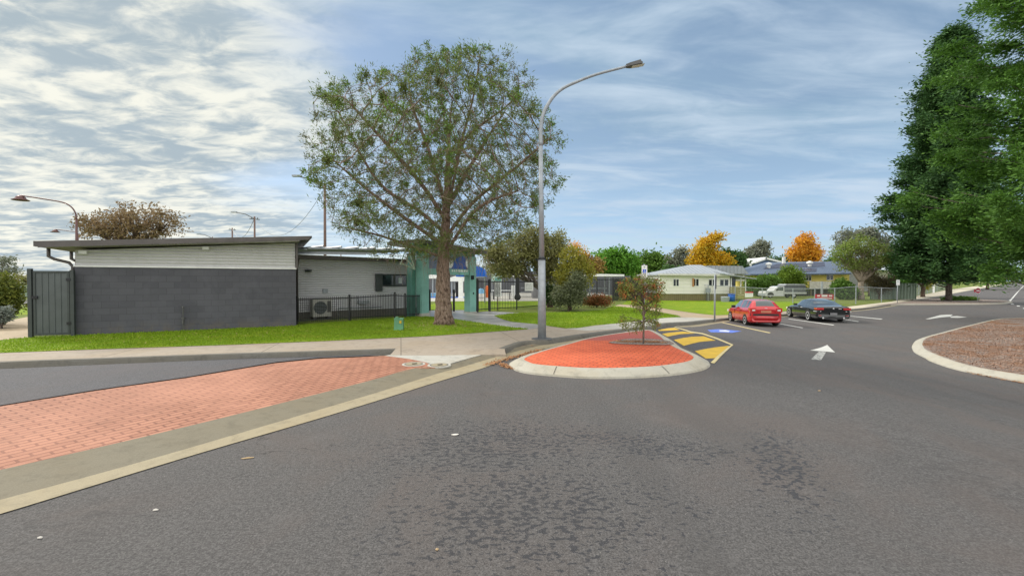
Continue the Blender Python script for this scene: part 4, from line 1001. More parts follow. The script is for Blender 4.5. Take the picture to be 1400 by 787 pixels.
wire(pb - Vector((0, 0, .2)), pc - Vector((0, 0, .2)), 2.2, 'sagging cable from the middle sized pole to the distant short pole', .03)

# ------------------------------------------------------------------ signs on posts
def sign_post(px, foot, ptop, label, w, h, name='parking_sign', mat=None, turn=0.0, dz=LAND, r=.03):
    p = at(px, foot, dz); topz = dep(px, ptop, p.y).z; t = thing(name, label, 'sign', p)
    part('post', MB().cyl(p - Vector((0, 0, .05)), r, topz - p.z + .05, 10), M['galv'], t, True)
    c_ = Vector((p.x, p.y, topz - h / 2 - .04)); d = Vector((math.cos(turn), math.sin(turn), 0)); n_ = Vector((d.y, -d.x, 0))
    pl = part('panel', MB().obox(c_, d, n_, (-w / 2, w / 2), (r + .004, r + .010), (-h / 2, h / 2)), mat or M['white'], t)
    return t, c_, d, n_, pl, r + .010
p = at(879.5, 449, LAND)
p_ = at(880.3, 447, LAND); hgt = 17.4 * p_.y / F
t, c_, d, n_, pl, o_ = sign_post(880.3, 447, 361, 'white and blue disabled parking sign on a grey post behind the bottlebrush', 7.6 * p_.y / F, 16.5 * p_.y / F)
W_, H_ = 7.6 * p_.y / F, 16.5 * p_.y / F
m_ = MB(); m_.obox(c_, d, n_, (-W_ * .30, W_ * .28), (o_, o_ + .004), (-H_ * .13, H_ * .17)); part('blue_square', m_, plain('sign_blue', (.02, .09, .55), .5), t)
m_ = MB(); text_on(m_, 'P', H_ * .24, c_ + Vector((0, 0, H_ * .32)), d, n_, o_ + .001); part('letter', m_, plain('sign_green', (.05, .22, .16), .5), t)
m_ = MB(); q = W_
disc(m_, c_ + Vector((0, 0, H_ * .125)), .04 * q, .04 * q, d, n_, 0, 359, o_ + .006, 10)
m_.obox(c_, d, n_, (-.05 * q, -.0 * q), (o_ + .005, o_ + .007), (.0, H_ * .105)); m_.obox(c_, d, n_, (0, .12 * q), (o_ + .005, o_ + .007), (H_ * .0, H_ * .022)); m_.obox(c_, d, n_, (.10 * q, .14 * q), (o_ + .005, o_ + .007), (-H_ * .08, 0))
ringv = []
for k in range(14):
    a0 = R(150 + k * 17); a1 = R(150 + (k + 1) * 17); cc = c_ + Vector((0, 0, -H_ * .03))
    m_.quad(*[cc + d * (rr_ * math.cos(a_)) + Vector((0, 0, rr_ * math.sin(a_))) + n_ * (o_ + .006) for rr_, a_ in ((.14 * q, a0), (.14 * q, a1), (.10 * q, a1), (.10 * q, a0))])
part('wheelchair_symbol', m_, M['white'], t)
m_ = MB()
for k, (x0, x1) in enumerate(((-.28, .28), (-.2, .22))): m_.obox(c_, d, n_, (x0 * q, x1 * q), (o_, o_ + .003), (-H_ * (.24 + .12 * k), -H_ * (.20 + .12 * k)))
parts_each('print_line', m_, M['sign_text'], t)
t, c_, d, n_, pl, o_ = sign_post(977, 437.6, 375, 'tall grey pole with a dark sign turned edge on, left of the red car', .42, .75, 'edge_on_sign', M['galv_dark'], R(74), r=.045)
t, c_, d, n_, pl, o_ = sign_post(1227, 414.5, 382, 'small pale parking sign on a thin pole at the kerb beyond the black car', .38, .55, 'parking_sign')
m_ = MB(); text_on(m_, 'P', .3, c_ + Vector((0, 0, .06)), d, n_, o_ + .001); part('letter', m_, M['teal'], t)
p = at(1336.5, 411, .13); zt = dep(1336, 393.6, p.y).z; t = thing('no_entry_sign', 'round red and white no entry sign low in the splitter island', 'sign', p)
cz = Vector((p.x, p.y, dep(1336, 397.2, p.y).z)); rr_ = 3.6 * p.y / F
part('post', MB().cyl(p, .03, cz.z - p.z, 8), M['galv'], t)
dm = MB(); disc(dm, cz, rr_ * 1.12, rr_ * 1.12, Vector((1, 0, 0)), Vector((0, -1, 0)), 0, 359, .035); part('panel', dm, M['white'], t)
dm = MB(); disc(dm, cz, rr_ * .98, rr_ * .98, Vector((1, 0, 0)), Vector((0, -1, 0)), 0, 359, .040); part('red_disc', dm, plain('sign_red', (.42, .03, .07), .5), t)
part('white_bar', MB().obox(cz, (1, 0), (0, -1), (-rr_ * .65, rr_ * .65), (.042, .046), (-rr_ * .18, rr_ * .18)), M['white'], t)
part('arrow_tab', MB().obox(cz, (1, 0), (0, -1), (-rr_ * 1.55, -rr_ * .95), (.03, .036), (-rr_ * .6, rr_ * .6)), M['red'], t)
# ------------------------------------------------------------------ houses over the road
def gz(x, y): return H(x, y) + LAND
def pxbox(mb, px0, px1, pt, pb, Y, d0=0, d1=.1):
    a = dep(px0, pt, Y); b = dep(px1, pb, Y); mb.obox((0, Y, 0), (1, 0), (0, 1), (a.x, b.x), (d0, d1), (b.z, a.z)); return mb
def win(parent, px0, px1, pt, pb, Y, frame=None, panes=2, curtain=None):
    f = part('window', pxbox(MB(), px0, px1, pt, pb, Y, -.05, -.004), frame or M['white'], parent)
    w = (px1 - px0) / panes; m = MB()
    for i in range(panes): pxbox(m, px0 + i * w + w * .12, px0 + (i + 1) * w - w * .12, pt + .9, pb - .9, Y, -.062, -.052)
    part('pane', m, M['glass_dark'], f); return f
Y = 54; g = -.62
t = thing('white_cottage', 'white weatherboard cottage with grey hip roof and brown timber skirt', 'house', Vector((dep(903, 400, Y).x, Y, g)))
M['weatherboard'] = mk_ribbed('white_weatherboard', (.90, .88, .82), .17, 2, .015, .7, .12)
M['skirt'] = mk_ribbed('timber_skirt', (.22, .19, .09), .25, 0, .02, .85, .4)
x0, x1 = dep(902, 400, Y).x, dep(998, 400, Y).x; ze, zb = dep(940, 374.5, Y).z, dep(940, 401.6, Y).z
part('wall', MB().obox((0, Y, 0), (1, 0), (0, 1), (x0, x1), (0, 8), (zb, ze)), M['weatherboard'], t)
part('skirting', MB().obox((0, Y, 0), (1, 0), (0, 1), (x0 + .05, x1 - .05), (.06, 7.9), (g - .3, zb)), M['skirt'], t)
zr = dep(947, 362, Y + 4).z; xa, xb = dep(943, 362, Y + 4).x, dep(958, 362, Y + 4).x; ex0, ex1 = dep(897.5, 376, Y).x, dep(1001, 376, Y).x
M['cottage_roof'] = mk_ribbed('pale_grey_iron_roof', (.34, .37, .40), .5, 0, .02, .5, .25)
hip = MB().add([(ex0, Y - .5, ze), (ex1, Y - .5, ze - .12), (ex1, Y + 8.5, ze), (ex0, Y + 8.5, ze), (xa, Y + 4, zr), (xb, Y + 4, zr), (ex0, Y - .5, ze - .14), (ex1, Y - .5, ze - .26), (ex1, Y + 8.5, ze - .14), (ex0, Y + 8.5, ze - .14)],
               [(0, 1, 5, 4), (1, 2, 5), (2, 3, 4, 5), (3, 0, 4), (0, 6, 7, 1), (1, 7, 8, 2), (2, 8, 9, 3), (3, 9, 6, 0), (6, 9, 8, 7)])
part('roof', hip, M['cottage_roof'], t)
part('fascia', MB().add([(ex0, Y - .53, ze - .16), (ex1, Y - .53, ze - .28), (ex1, Y - .53, ze + .0), (ex0, Y - .53, ze + .03)], [(0, 1, 2, 3)]), M['offwhite'], t)
for w_ in ((920.3, 928, 381, 391.5), (947, 955.2, 380.5, 391.5), (968.5, 978.6, 381.3, 391), (983.6, 996, 381.3, 391)): win(t, *w_, Y)
part('shutter', pxbox(MB(), 946.2, 948.6, 380.3, 391.6, Y, -.11, -.064), plain('orange_timber', (.45, .22, .08), .7), t)
px_ = dep(1020, 380, Y + 1).x
part('porch_roof', MB().add([(x1 - 1.5, Y - .7, dep(990, 373, Y).z), (dep(1030, 381, Y).x, Y - .7, dep(1030, 380.5, Y).z), (dep(1030, 381, Y).x, Y + 4, dep(1030, 380.5, Y).z), (x1 - 1.5, Y + 4, dep(990, 371, Y).z + .5),
      (x1 - 1.5, Y - .7, dep(990, 374.6, Y).z), (dep(1030, 381, Y).x, Y - .7, dep(1030, 381.6, Y).z), (dep(1030, 381, Y).x, Y + 4, dep(1030, 381.6, Y).z), (x1 - 1.5, Y + 4, dep(990, 374.6, Y).z)],
      [(0, 1, 2, 3), (7, 6, 5, 4), (0, 4, 5, 1), (1, 5, 6, 2), (2, 6, 7, 3), (3, 7, 4, 0)]), M['cottage_roof'], t)
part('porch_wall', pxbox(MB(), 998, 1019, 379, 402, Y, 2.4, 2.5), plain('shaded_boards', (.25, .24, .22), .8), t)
part('porch_floor', MB().obox((0, Y, 0), (1, 0), (0, 1), (x1, px_), (0, 2.4), (zb - .15, zb)), M['offwhite'], t)
for px in (1000, 1013, 1019.5): part('porch_post', pxbox(MB(), px - .5, px + .5, 379.5, 402, Y, 0, .1), M['white'], t)
for px in (1002, 1008): part('porch_screen', pxbox(MB(), px, px + 4.5, 381, 391, Y, 1.2, 1.25), M['glass_dark'], t)
a = dep(978, 374, Y + 6); b = dep(1021, 366, Y + 6)
part('rear_roof', MB().prism([(a.x, a.z), (b.x + .3, a.z - .05), (b.x - .6, b.z + .25), (a.x - .8, b.z + .3)], (0, Y + 6, 0), (1, 0), (0, 1), (0, 4)), M['cottage_roof'], t)
part('rear_gable', pxbox(MB(), 1000, 1018, 373, 384, Y + 7, 0, .1), M['offwhite'], t)
# slatted timber gate by the porch
m_ = MB(); Y = 53.2
t = thing('slat_fence', 'yellowish timber slat fence below the cottage porch', 'fence', Vector((dep(999, 400, Y).x, Y, g)))
for k in range(6): pxbox(m_, 998.5, 1018.5, 392.6 + k * 2.7, 394.5 + k * 2.7, Y, 0, .04)
part('slats', m_, plain('yellow_timber', (.36, .32, .11), .8), t)
for px in (998.5, 1008, 1018.5): part('post', pxbox(MB(), px - .6, px + .6, 392, 410.5, Y, .045, .14), M['timber'], t)
p = at(1000, 412, LAND); t = thing('rubbish_bin', 'blue plastic drum at the left foot of the slat fence', 'bin', p)
part('body', MB().lathe(p, [(.001, 0), (.33, 0), (.38, .8), (.36, .82), (.001, .82)], 16), plain('bin_blue', (.03, .14, .55), .5), t, True); part('rim', MB().lathe(p, [(.38, .80), (.42, .83), (.42, .88), (.001, .92)], 16), M['navy'], t)
p = at(991.5, 412.4, LAND); single('water_tub', MB().lathe(p, [(.001, 0), (.42, 0), (.48, .55), (.42, .6), (.001, .45)], 14), M['galv'], p, 'squat grey tub left of the blue drum', 'tub')
p = at(968, 411, LAND); t = thing('meter_box', 'small grey meter box on two legs before the cottage wall', 'meter box', p)
part('box', MB().box(p + Vector((0, 0, 1.25)), (.55, .2, .55)), M['galv'], t)
for q in (-.18, .18): part('leg', MB().box(p + Vector((q, 0, .5)), (.06, .06, 1.0)), M['galv_dark'], t)

# yellow house with blue roof
Y = 72; g = -.62; M['yellow_wall'] = mk_ribbed('yellow_boards', (.88, .74, .20), .2, 2, .01, .7, .1); M['blue_roof'] = mk_ribbed('slate_blue_roof', (.11, .15, .23), .4, 0, .02, .5, .15)
t = thing('yellow_house', 'raised yellow house with long slate blue roof and solar panels', 'house', Vector((dep(1035, 400, Y).x, Y, g)))
part('wall', pxbox(MB(), 1032, 1161, 373.5, 393, Y, 0, 9), M['yellow_wall'], t)
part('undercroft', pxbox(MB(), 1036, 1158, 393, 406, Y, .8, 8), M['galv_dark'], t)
e = [dep(1026, 374.5, Y - 1), dep(1164, 373.2, Y - 1)]; r_ = [dep(1047, 358.5, Y + 4.5), dep(1150, 357, Y + 4.5)]; bk_ = [dep(1026, 374, Y - 1) + Vector((0, 11, 0)), dep(1164, 373, Y - 1) + Vector((0, 11, 0))]
part('roof', MB().add([e[0], e[1], r_[1], r_[0], bk_[0], bk_[1], e[0] - Vector((0, 0, .2)), e[1] - Vector((0, 0, .2)), bk_[0] - Vector((0, 0, .2)), bk_[1] - Vector((0, 0, .2))], [(0, 1, 2, 3), (5, 4, 3, 2), (1, 5, 2), (4, 0, 3), (0, 6, 7, 1), (6, 8, 9, 7), (1, 7, 9, 5), (4, 8, 6, 0)]), M['blue_roof'], t)
def onroof(px, py, lift=.06):
    n_ = (e[1] - e[0]).cross(r_[0] - e[0]).normalized(); d = ray(px, py); o = Vector((0, 0, EYE)); k = (e[0] - o).dot(n_) / d.dot(n_); q = o + d * k; return q + Vector((0, -.3, 1)).normalized() * lift
for q in ([(1044, 367.5), (1128, 364.5), (1127, 358.6), (1062, 361)], [(1090, 372), (1116, 371.3), (1116, 366.6), (1089, 367.6)]):
    sp = [onroof(*z) for z in q]; part('solar_panel', MB().add(sp + [z - Vector((0, -.02, .05)) for z in sp], [(0, 1, 2, 3), (0, 4, 5, 1), (1, 5, 6, 2), (2, 6, 7, 3), (3, 7, 4, 0), (7, 6, 5, 4)]), plain('solar_cells', (.05, .045, .07), .25), t)
for q in ((1051, 366), (1107, 364)):
    z = onroof(*q, 0); part('roof_vent', MB().lathe(z, [(.28, -.2), (.28, .35), (.5, .5), (.45, .75), (.1, .9)], 10), M['white'], t)
z = onroof(1071.5, 360, 0); part('chimney', MB().cyl(z - Vector((0, 0, .3)), .28, 1.4, 8), M['white'], t)
win(t, 1098, 1109, 375.5, 384, Y, M['white'], 3); win(t, 1130, 1139, 375, 383.2, Y, M['white'], 2)
part('deck_panel', pxbox(MB(), 1098, 1143.5, 384.5, 393.8, Y, -1.6, -1.5), plain('cream_slats', (.62, .60, .54), .7), t)
part('deck', pxbox(MB(), 1098, 1143.5, 393.8, 394.6, Y, -1.6, 0), M['offwhite'], t)
for px in (1100, 1114, 1128, 1142): part('stump', pxbox(MB(), px, px + 1, 394.6, 406, Y, -1.5, -1.3), M['timber'], t)
Y = 92; t = thing('blue_gable_house', 'dull blue gabled house with white verge behind the yellow house', 'house', Vector((dep(1026, 400, Y).x, Y, g)))
P = [dep(x, y, Y) for x, y in [(1026, 362), (1047, 354.5), (1074, 361), (1074, 398), (1026, 398)]]
part('wall', MB().prism([(p.x, p.z) for p in P], (0, Y, 0), (1, 0), (0, 1), (0, 10)), plain('dull_blue_wall', (.10, .16, .30), .7), t)
m_ = MB()
for a, b in ((P[0], P[1]), (P[1], P[2])):
    a = a + (a - b) * .08; m_.prism([(a.x, a.z), (b.x, b.z), (b.x, b.z + .35), (a.x, a.z + .35)], (0, Y, 0), (1, 0), (0, 1), (-.4, 10.4))
part('roof', m_, M['white'], t)
part('corner_post', pxbox(MB(), 1025.5, 1026.6, 356, 376, Y, -.3, 0), M['white'], t)
part('carport', pxbox(MB(), 1014, 1034, 368, 370.5, Y - 8, 0, 4), M['offwhite'], t)
Y = 120; t = thing('far_house', 'distant low house with pale roof at the edge of the dark conifers', 'house', Vector((dep(1230, 400, Y).x, Y, g)))
part('wall', pxbox(MB(), 1214, 1250, 368, 384, Y, 0, 8), M['offwhite'], t)
a, b, c_, d_ = dep(1208, 369, Y - 1), dep(1256, 369, Y - 1), dep(1244, 360.5, Y + 4), dep(1218, 360.5, Y + 4)
part('roof', MB().add([a, b, c_, d_, a + Vector((0, 10, 0)), b + Vector((0, 10, 0))], [(0, 1, 2, 3), (5, 4, 3, 2), (1, 5, 2), (4, 0, 3), (0, 4, 5, 1)]), plain('pale_far_roof', (.45, .5, .54), .6), t)
win(t, 1236, 1241, 371, 377, Y, M['white'], 1)
Y = 110; t = thing('roof_beyond', 'house with pale green roof peeping over the blue roof ridge', 'house', Vector((dep(1112, 400, Y).x, Y, g)))
part('wall', pxbox(MB(), 1102, 1124, 358, 384, Y, 0, 6), M['offwhite'], t)
a, b, c_ = dep(1100, 358.5, Y - 1), dep(1126, 358.5, Y - 1), dep(1112, 352.5, Y + 3)
part('roof', MB().add([a, b, c_, a + Vector((0, 8, 0)), b + Vector((0, 8, 0))], [(0, 1, 2), (1, 4, 2), (4, 3, 2), (3, 0, 2), (0, 3, 4, 1)]), plain('pale_green_roof', (.35, .45, .45), .6), t)
Y = 95; t = thing('white_building', 'low white building showing under the spreading olive tree', 'house', Vector((dep(1160, 400, Y).x, Y, g)))
part('wall', pxbox(MB(), 1138, 1196, 360, 366, Y, 0, 8), M['offwhite'], t); part('roof', pxbox(MB(), 1136, 1198, 357.6, 360, Y, -.6, 8), plain('pale_blue_roof', (.4, .46, .52), .6), t)
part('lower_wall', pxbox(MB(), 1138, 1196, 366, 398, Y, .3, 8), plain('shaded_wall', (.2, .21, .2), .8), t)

# pale green sheet fences
M['green_sheet'] = mk_ribbed('pale_green_sheet', (.25, .33, .25), .4, 0, .03, .6, .25)
for (p0, p1, pt, pb, Y, lab) in ((1190, 1252, 387, 403, 58, 'pale green sheet fence at the back of the yard beyond the sign pole'), (-60, 44, 390, 405.5, 45, 'pale green sheet fence across the side street, far left')):
    a = dep(p0, pt, Y); b = dep(p1, pb, Y); g_ = gz(b.x, Y); t = thing('sheet_fence', lab, 'fence', Vector((a.x, Y, g_)))
    part('sheet_panel', MB().obox((0, Y, 0), (1, 0), (0, 1), (a.x, b.x), (0, .05), (g_ - .1, a.z)), M['green_sheet'], t)
    n_ = max(2, int((b.x - a.x) / 2.4))
    for i in range(n_ + 1): q = a.x + (b.x - a.x) * i / n_; part('post', MB().obox((q, Y, 0), (1, 0), (0, 1), (-.05, .05), (-.03, -.002), (g_ - .1, a.z + .03)), plain('green_post', (.10, .18, .12), .6), t)

# chain wire fence along the yards
M['chain'] = mk_mesh('chain_wire', (.35, .38, .36), .13)
def wire_fence(name, label, base, topy, mat, posts=None):
    P = [at(x, y, LAND) for x, y in base]; hs = [dep(x, ty, p.y).z - p.z for (x, _), ty, p in zip(base, topy, P)]
    t = thing(name, label, 'fence', P[0])
    for p, h in zip(P, hs): part('post', MB().cyl(p - Vector((0, 0, .05)), .045, h + .12, 8), M['galv'], t)
    m_ = MB(); r2 = MB()
    for i in range(len(P) - 1):
        m_.add([P[i] + Vector((0, 0, .03)), P[i + 1] + Vector((0, 0, .03)), P[i + 1] + Vector((0, 0, hs[i + 1])), P[i] + Vector((0, 0, hs[i]))], [(0, 1, 2, 3)])
    part('wire_mesh', m_, mat, t); part('top_rail', MB().tube([p + Vector((0, 0, h)) for p, h in zip(P, hs)], .028, 6), M['galv'], t)
wire_fence('wire_fence', 'chain wire fence with steel posts in front of the cottage and yellow house',
           [(935, 409.5), (968, 411), (1005, 412), (1042, 413), (1084, 414.5), (1114, 415.5), (1141, 416), (1170, 415.5), (1205, 413), (1226, 410.5)], [386, 390, 391.5, 394, 394.5, 394.5, 394, 391.5, 393.5, 394], M['chain'])
wire_fence('wire_fence', 'grey mesh fence curving away behind the far island tree', [(1247, 405.6), (1256, 403.5), (1268, 401), (1281, 398.6), (1294, 396.2)], [386, 386.5, 387, 387.5, 388], mk_mesh('dark_mesh', (.16, .19, .18), .6))
for x, y0, y1, lab, c in ((1248, 380, 405.5, 'weathered timber post at the corner of the grey mesh fence', 'timber'), (1276, 381, 400, 'short white post at the far end of the grey mesh fence', 'white')):
    p = at(x, y1, LAND); single('fence_post', MB().box((p.x, p.y, (p.z + dep(x, y0, p.y).z) / 2), (.35, .2, dep(x, y0, p.y).z - p.z)), M[c], p, lab, 'post')
p = at(1123.5, 414, LAND); single('yard_pole', MB().cyl(p, .11, dep(1123.5, 384.5, p.y).z - p.z, 10), M['galv'], p, 'thick grey pole standing behind the red board on the wire fence', 'pole')
# boards on the wire fence
t = board(1018.5, 1029.5, 398.5, 406, 412.7, 'white board with red heading on the wire fence behind the red car', False, lines=3, back=.1)
m_ = MB(); a = dep(1018.5, 398.5, t.location.y); b = dep(1029.5, 400.4, t.location.y); m_.obox((0, t.location.y, 0), (1, 0), (0, -1), (a.x, b.x), (.021, .026), (b.z, a.z)); part('heading', m_, M['red'], t)
t = board(1114.5, 1139.5, 402.2, 409.2, 415.6, 'long red board with white print on the fence behind the black car', False, lines=0, mat=M['red'], back=.1)
m_ = MB(); rr = random.Random(8)
for (xa_, xb_, ya_, yb_) in ((1117, 1121, 403.4, 405), (1123, 1131, 402.9, 405.6), (1133, 1137.5, 403.4, 405), (1117, 1137, 407.2, 408.2)):
    a = dep(xa_, ya_, t.location.y); b = dep(xb_, yb_, t.location.y); m_.obox((0, t.location.y, 0), (1, 0), (0, -1), (a.x, b.x), (.021, .026), (b.z, a.z))
parts_each('print_line', m_, M['white'], t)

# ------------------------------------------------------------------ cars
def car_paint(name, c, metal=.3, rough=.25): 
    n = NT(name); n.col(n.mix(n.ss(n.noise(1.5, 5, .6), .4, .7), c, tuple(x * .85 for x in c))); n.rough(rough); n.b.inputs['Metallic'].default_value = metal; n.b.inputs['Coat Weight'].default_value = 1; n.b.inputs['Coat Roughness'].default_value = .05; return n.m
M['tyre'] = plain('tyre_rubber', (.015, .015, .016), .85); M['rim'] = plain('alloy_rim', (.66, .67, .69), .3, .1, var=.1); M['trim'] = plain('black_trim', (.018, .018, .02), .5)
M['lamp_red'] = plain('red_lens', (.50, .015, .02), .15, coat=1); M['lamp_clear'] = plain('clear_lens', (.75, .72, .70), .1, coat=1)
M['car_glass'] = plain('car_glass', (.03, .045, .05), .05, var=.05, coat=1)
def build_car(name, label, st, paint, origin, heading, wb, rw, whalf, zones, spokes, rear):
    """st: stations (x, zlow, zbelt, ztop, halfwidth, roof halfwidth), rear first. zones: glass spans along x"""
    t = thing(name, label, 'car', origin); t.rotation_euler = (0, 0, heading); loc = Vector(origin)
    A = np.array(st, float); n = len(A); K = 6; rows = []
    for i in range(n - 1):
        for k in range(K):
            u = k / K; p0 = A[max(i - 1, 0)]; p1 = A[i]; p2 = A[i + 1]; p3 = A[min(i + 2, n - 1)]
            lin = p1 * (1 - u) + p2 * u; c_ = .5 * ((2 * p1) + (p2 - p0) * u + (2 * p0 - 5 * p1 + 4 * p2 - p3) * u * u + (3 * p1 - p0 - 3 * p2 + p3) * u ** 3)
            rows.append(lin * .5 + c_ * .5)
    rows.append(A[-1]); verts = []; NS = []
    for (x, zl, zb, zt, w, wr) in rows:
        zb = min(zb, zt - .004); sh = [(0, zl), (w * .86, zl), (w * .96, zl + .05), (w, zl + .18 * (zb - zl) + .04), (w * 1.0, zl + .5 * (zb - zl)), (w * .985, zl + .78 * (zb - zl)), (w * .955, zb - .015), (w * .94, zb)]
        for f in (.06, .5, .94): sh.append((w * .94 * (1 - f) + wr * f, zb + (zt - .045 * min(1, (zt - zb) / .2) - zb) * f + .012 * math.sin(math.pi * f)))
        for f in (.25, .6, 1.0): sh.append((wr * (1 - f) * .96, zt - .045 * min(1, (zt - zb) / .2) * (1 - f) ** 2))
        NS = len(sh); full = [(y, z) for y, z in sh] + [(-y, z) for y, z in reversed(sh[1:-1])]
        for y, z in full: verts.append((y, x, z))
    m = 2 * NS - 2; faces = []; mi = []; R_ = len(rows)
    for i in range(R_ - 1):
        xm = (rows[i][0] + rows[i + 1][0]) / 2; tall = (rows[i][3] + rows[i + 1][3]) / 2 - (rows[i][2] + rows[i + 1][2]) / 2
        for k in range(m):
            a = i * m + k; b = i * m + (k + 1) % m; faces.append((a, b, b + m, a + m)); kk = k if k < NS - 1 else m - 1 - k
            g_ = 0
            if kk in (8, 9):
                for (a0, a1) in zones['side']:
                    if a0 < xm < a1 and tall > .12: g_ = 1
            if kk >= NS - 3:
                for (a0, a1) in zones['top']:
                    if a0 < xm < a1: g_ = 2
            mi.append(g_)
    faces.append(tuple(range(m))); mi.append(0); faces.append(tuple(reversed([(R_ - 1) * m + k for k in range(m)]))); mi.append(0)
    def sub(nm, sel, mat, parent):
        fs = [f for f, q in zip(faces, mi) if q == sel]; used = sorted({v for f in fs for v in f}); mp = {v: i for i, v in enumerate(used)}
        o = mesh_obj(nm, [verts[v] for v in used], [tuple(mp[v] for v in f) for f in fs], mat, (0, 0, 0), None, True); o.parent = parent; return o
    body = sub('body', 0, paint, t)
    side_g = [(f, 1) for f, q in zip(faces, mi) if q == 1]
    def comps(sel, nm):
        fs = [f for f, q in zip(faces, mi) if q == sel]
        while fs:
            c_ = [fs.pop()]; vs = set(c_[0]); ch = True
            while ch:
                ch = False
                for f in fs[:]:
                    if vs & set(f): c_.append(f); vs |= set(f); fs.remove(f); ch = True
            used = sorted(vs); mp = {v: i for i, v in enumerate(used)}
            o = mesh_obj(nm, [verts[v] for v in used], [tuple(mp[v] for v in f) for f in c_], M['car_glass'], (0, 0, 0), None, True); o.parent = t
    comps(1, 'side_window'); comps(2, 'windscreen')
    def lp(nm, mb, mat, smooth=False, par=None): o = mesh_obj(nm, mb.v, mb.f, mat, (0, 0, 0), None, smooth); o.parent = par or t; return o
    for yy in (0, wb):
        for s in (-1, 1):
            ax = s * (whalf + .004)
            mbx = MB(); mbx.quad(*[(ax, yy + math.cos(a) * (rw + .055), rw + math.sin(a) * (rw + .055)) for a in [math.pi * (-20 + 220 * q / 20) / 180 for q in range(21)]]); lp('wheel_arch', mbx, M['trim'])
            prof = [(rw * .62, -.10), (rw * .9, -.11), (rw, -.07), (rw, .07), (rw * .9, .11), (rw * .66, .10), (rw * .62, .06)]
            V = MB(); nseg = 28
            for r_, o_ in prof:
                for q in range(nseg): an = 2 * math.pi * q / nseg; V.v.append((s * (whalf - .095 + o_), yy + r_ * math.cos(an), rw + r_ * math.sin(an)))
            for i in range(len(prof) - 1):
                for q in range(nseg): V.f.append((i * nseg + q, i * nseg + (q + 1) % nseg, (i + 1) * nseg + (q + 1) % nseg, (i + 1) * nseg + q))
            wh = lp('wheel', V, M['tyre'], True)
            rm = MB(); xo = s * (whalf + .008)
            for q in range(nseg):
                a0 = 2 * math.pi * q / nseg; a1 = 2 * math.pi * (q + 1) / nseg
                rm.quad(*[(xo - s * .01 * (r2 < rw * .6), yy + r2 * math.cos(a_), rw + r2 * math.sin(a_)) for r2, a_ in ((rw * .70, a0), (rw * .70, a1), (rw * .60, a1), (rw * .60, a0))])
            for q in range(spokes):
                an = 2 * math.pi * q / spokes + .3
                for da in ((-.10, .10) if spokes < 7 else (0,)):
                    d_ = .055; rm.quad(*[(xo - s * .005, yy + r2 * math.cos(a_), rw + r2 * math.sin(a_)) for r2, a_ in ((rw * .12, an - .25), (rw * .62, an + da - d_), (rw * .62, an + da + d_), (rw * .12, an + .25))])
            rm.quad(*[(xo, yy + rw * .16 * math.cos(2 * math.pi * q / 12), rw + rw * .16 * math.sin(2 * math.pi * q / 12)) for q in range(12)])
            lp('rim', rm, M['rim'], par=wh)
            dk = MB(); dk.quad(*[(xo - s * .06, yy + rw * .63 * math.cos(2 * math.pi * q / 20), rw + rw * .63 * math.sin(2 * math.pi * q / 20)) for q in range(20)]); lp('brake', dk, M['galv_dark'], par=wh)
    rear(t, lp, rows, verts, m)
    return t
def car_pose(rl, rr, fl):
    a, b, c_ = at(*rl), at(*rr), at(*fl); c = (a + b) / 2; d1 = (b - a); d2 = (c_ - a); print('axle', d1.length, 'wheelbase', d2.length, 'ang', math.degrees(math.atan2(d1.y, d1.x)), math.degrees(math.atan2(d2.y, d2.x)), c)
    return c
# red hatch
def red_rear(t, lp, rows, V, m):
    P = lambda w0, w1, z0, z1, y0, d=.02, y1=None: MB().add([(w0, y0 - d, z0), (w1, y0 - d, z0), (w1, (y1 if y1 is not None else y0) - d, z1), (w0, (y1 if y1 is not None else y0) - d, z1), (w0, y0 + .15, z0), (w1, y0 + .15, z0), (w1, y0 + .15, z1), (w0, y0 + .15, z1)], [(0, 1, 2, 3), (4, 7, 6, 5), (0, 4, 5, 1), (2, 6, 7, 3), (0, 3, 7, 4), (1, 5, 6, 2)])
    lp('bumper', P(-.76, .76, .30, .66, -.66, .035), paint_red, True); lp('bumper_strip', P(-.80, .80, .60, .70, -.64, .065), M['trim'])
    for s in (-1, 1):
        lp('tail_light', MB().box((s * .66, -.585, .90), (.30, .30, .22)), M['lamp_red'])
        lp('reversing_light', MB().box((s * .64, -.605, .90), (.15, .312, .08)), M['lamp_clear'])
        lp('mirror', MB().box((s * .93, 1.62, .98), (.20, .12, .15)), M['trim'])
        for y_ in (.62, 1.42): lp('door_handle', MB().box((s * .845, y_, .86), (.03, .17, .035)), paint_red)
        for y_ in (.78, 1.72): lp('door_gap', MB().box((s * .836, y_, .58), (.012, .012, .55)), M['trim'])
        lp('side_strip', MB().box((s * .842, 1.2, .55), (.02, 1.6, .06)), paint_red)
        lp('headlight', MB().box((s * .62, 3.20, .66), (.30, .22, .14)), M['lamp_clear'])
    lp('number_plate', P(-.26, .26, .76, .88, -.66, .075), plain('plate_dull_red', (.55, .20, .12), .5)); lp('badge', MB().box((0, -.695, .99), (.13, .03, .06)), M['rim'])
    lp('plate_surround', P(-.38, .38, .73, .93, -.66, .055), M['lamp_red'])
    lp('wiper', MB().tube([(.0, -.60, 1.03), (-.35, -.57, 1.06)], .012, 5), M['trim']); lp('aerial', MB().tube([(0, .25, 1.44), (0, .05, 1.60)], .006, 4), M['trim'])
    lp('exhaust', MB().tube([(-.45, -.60, .24), (-.45, -.74, .24)], .03, 8), M['galv_dark'])
    lp('underbody', MB().box((0, 1.25, .26), (1.3, 3.4, .12)), M['trim'])
paint_red = car_paint('red_car_paint', (.52, .012, .018), .15)
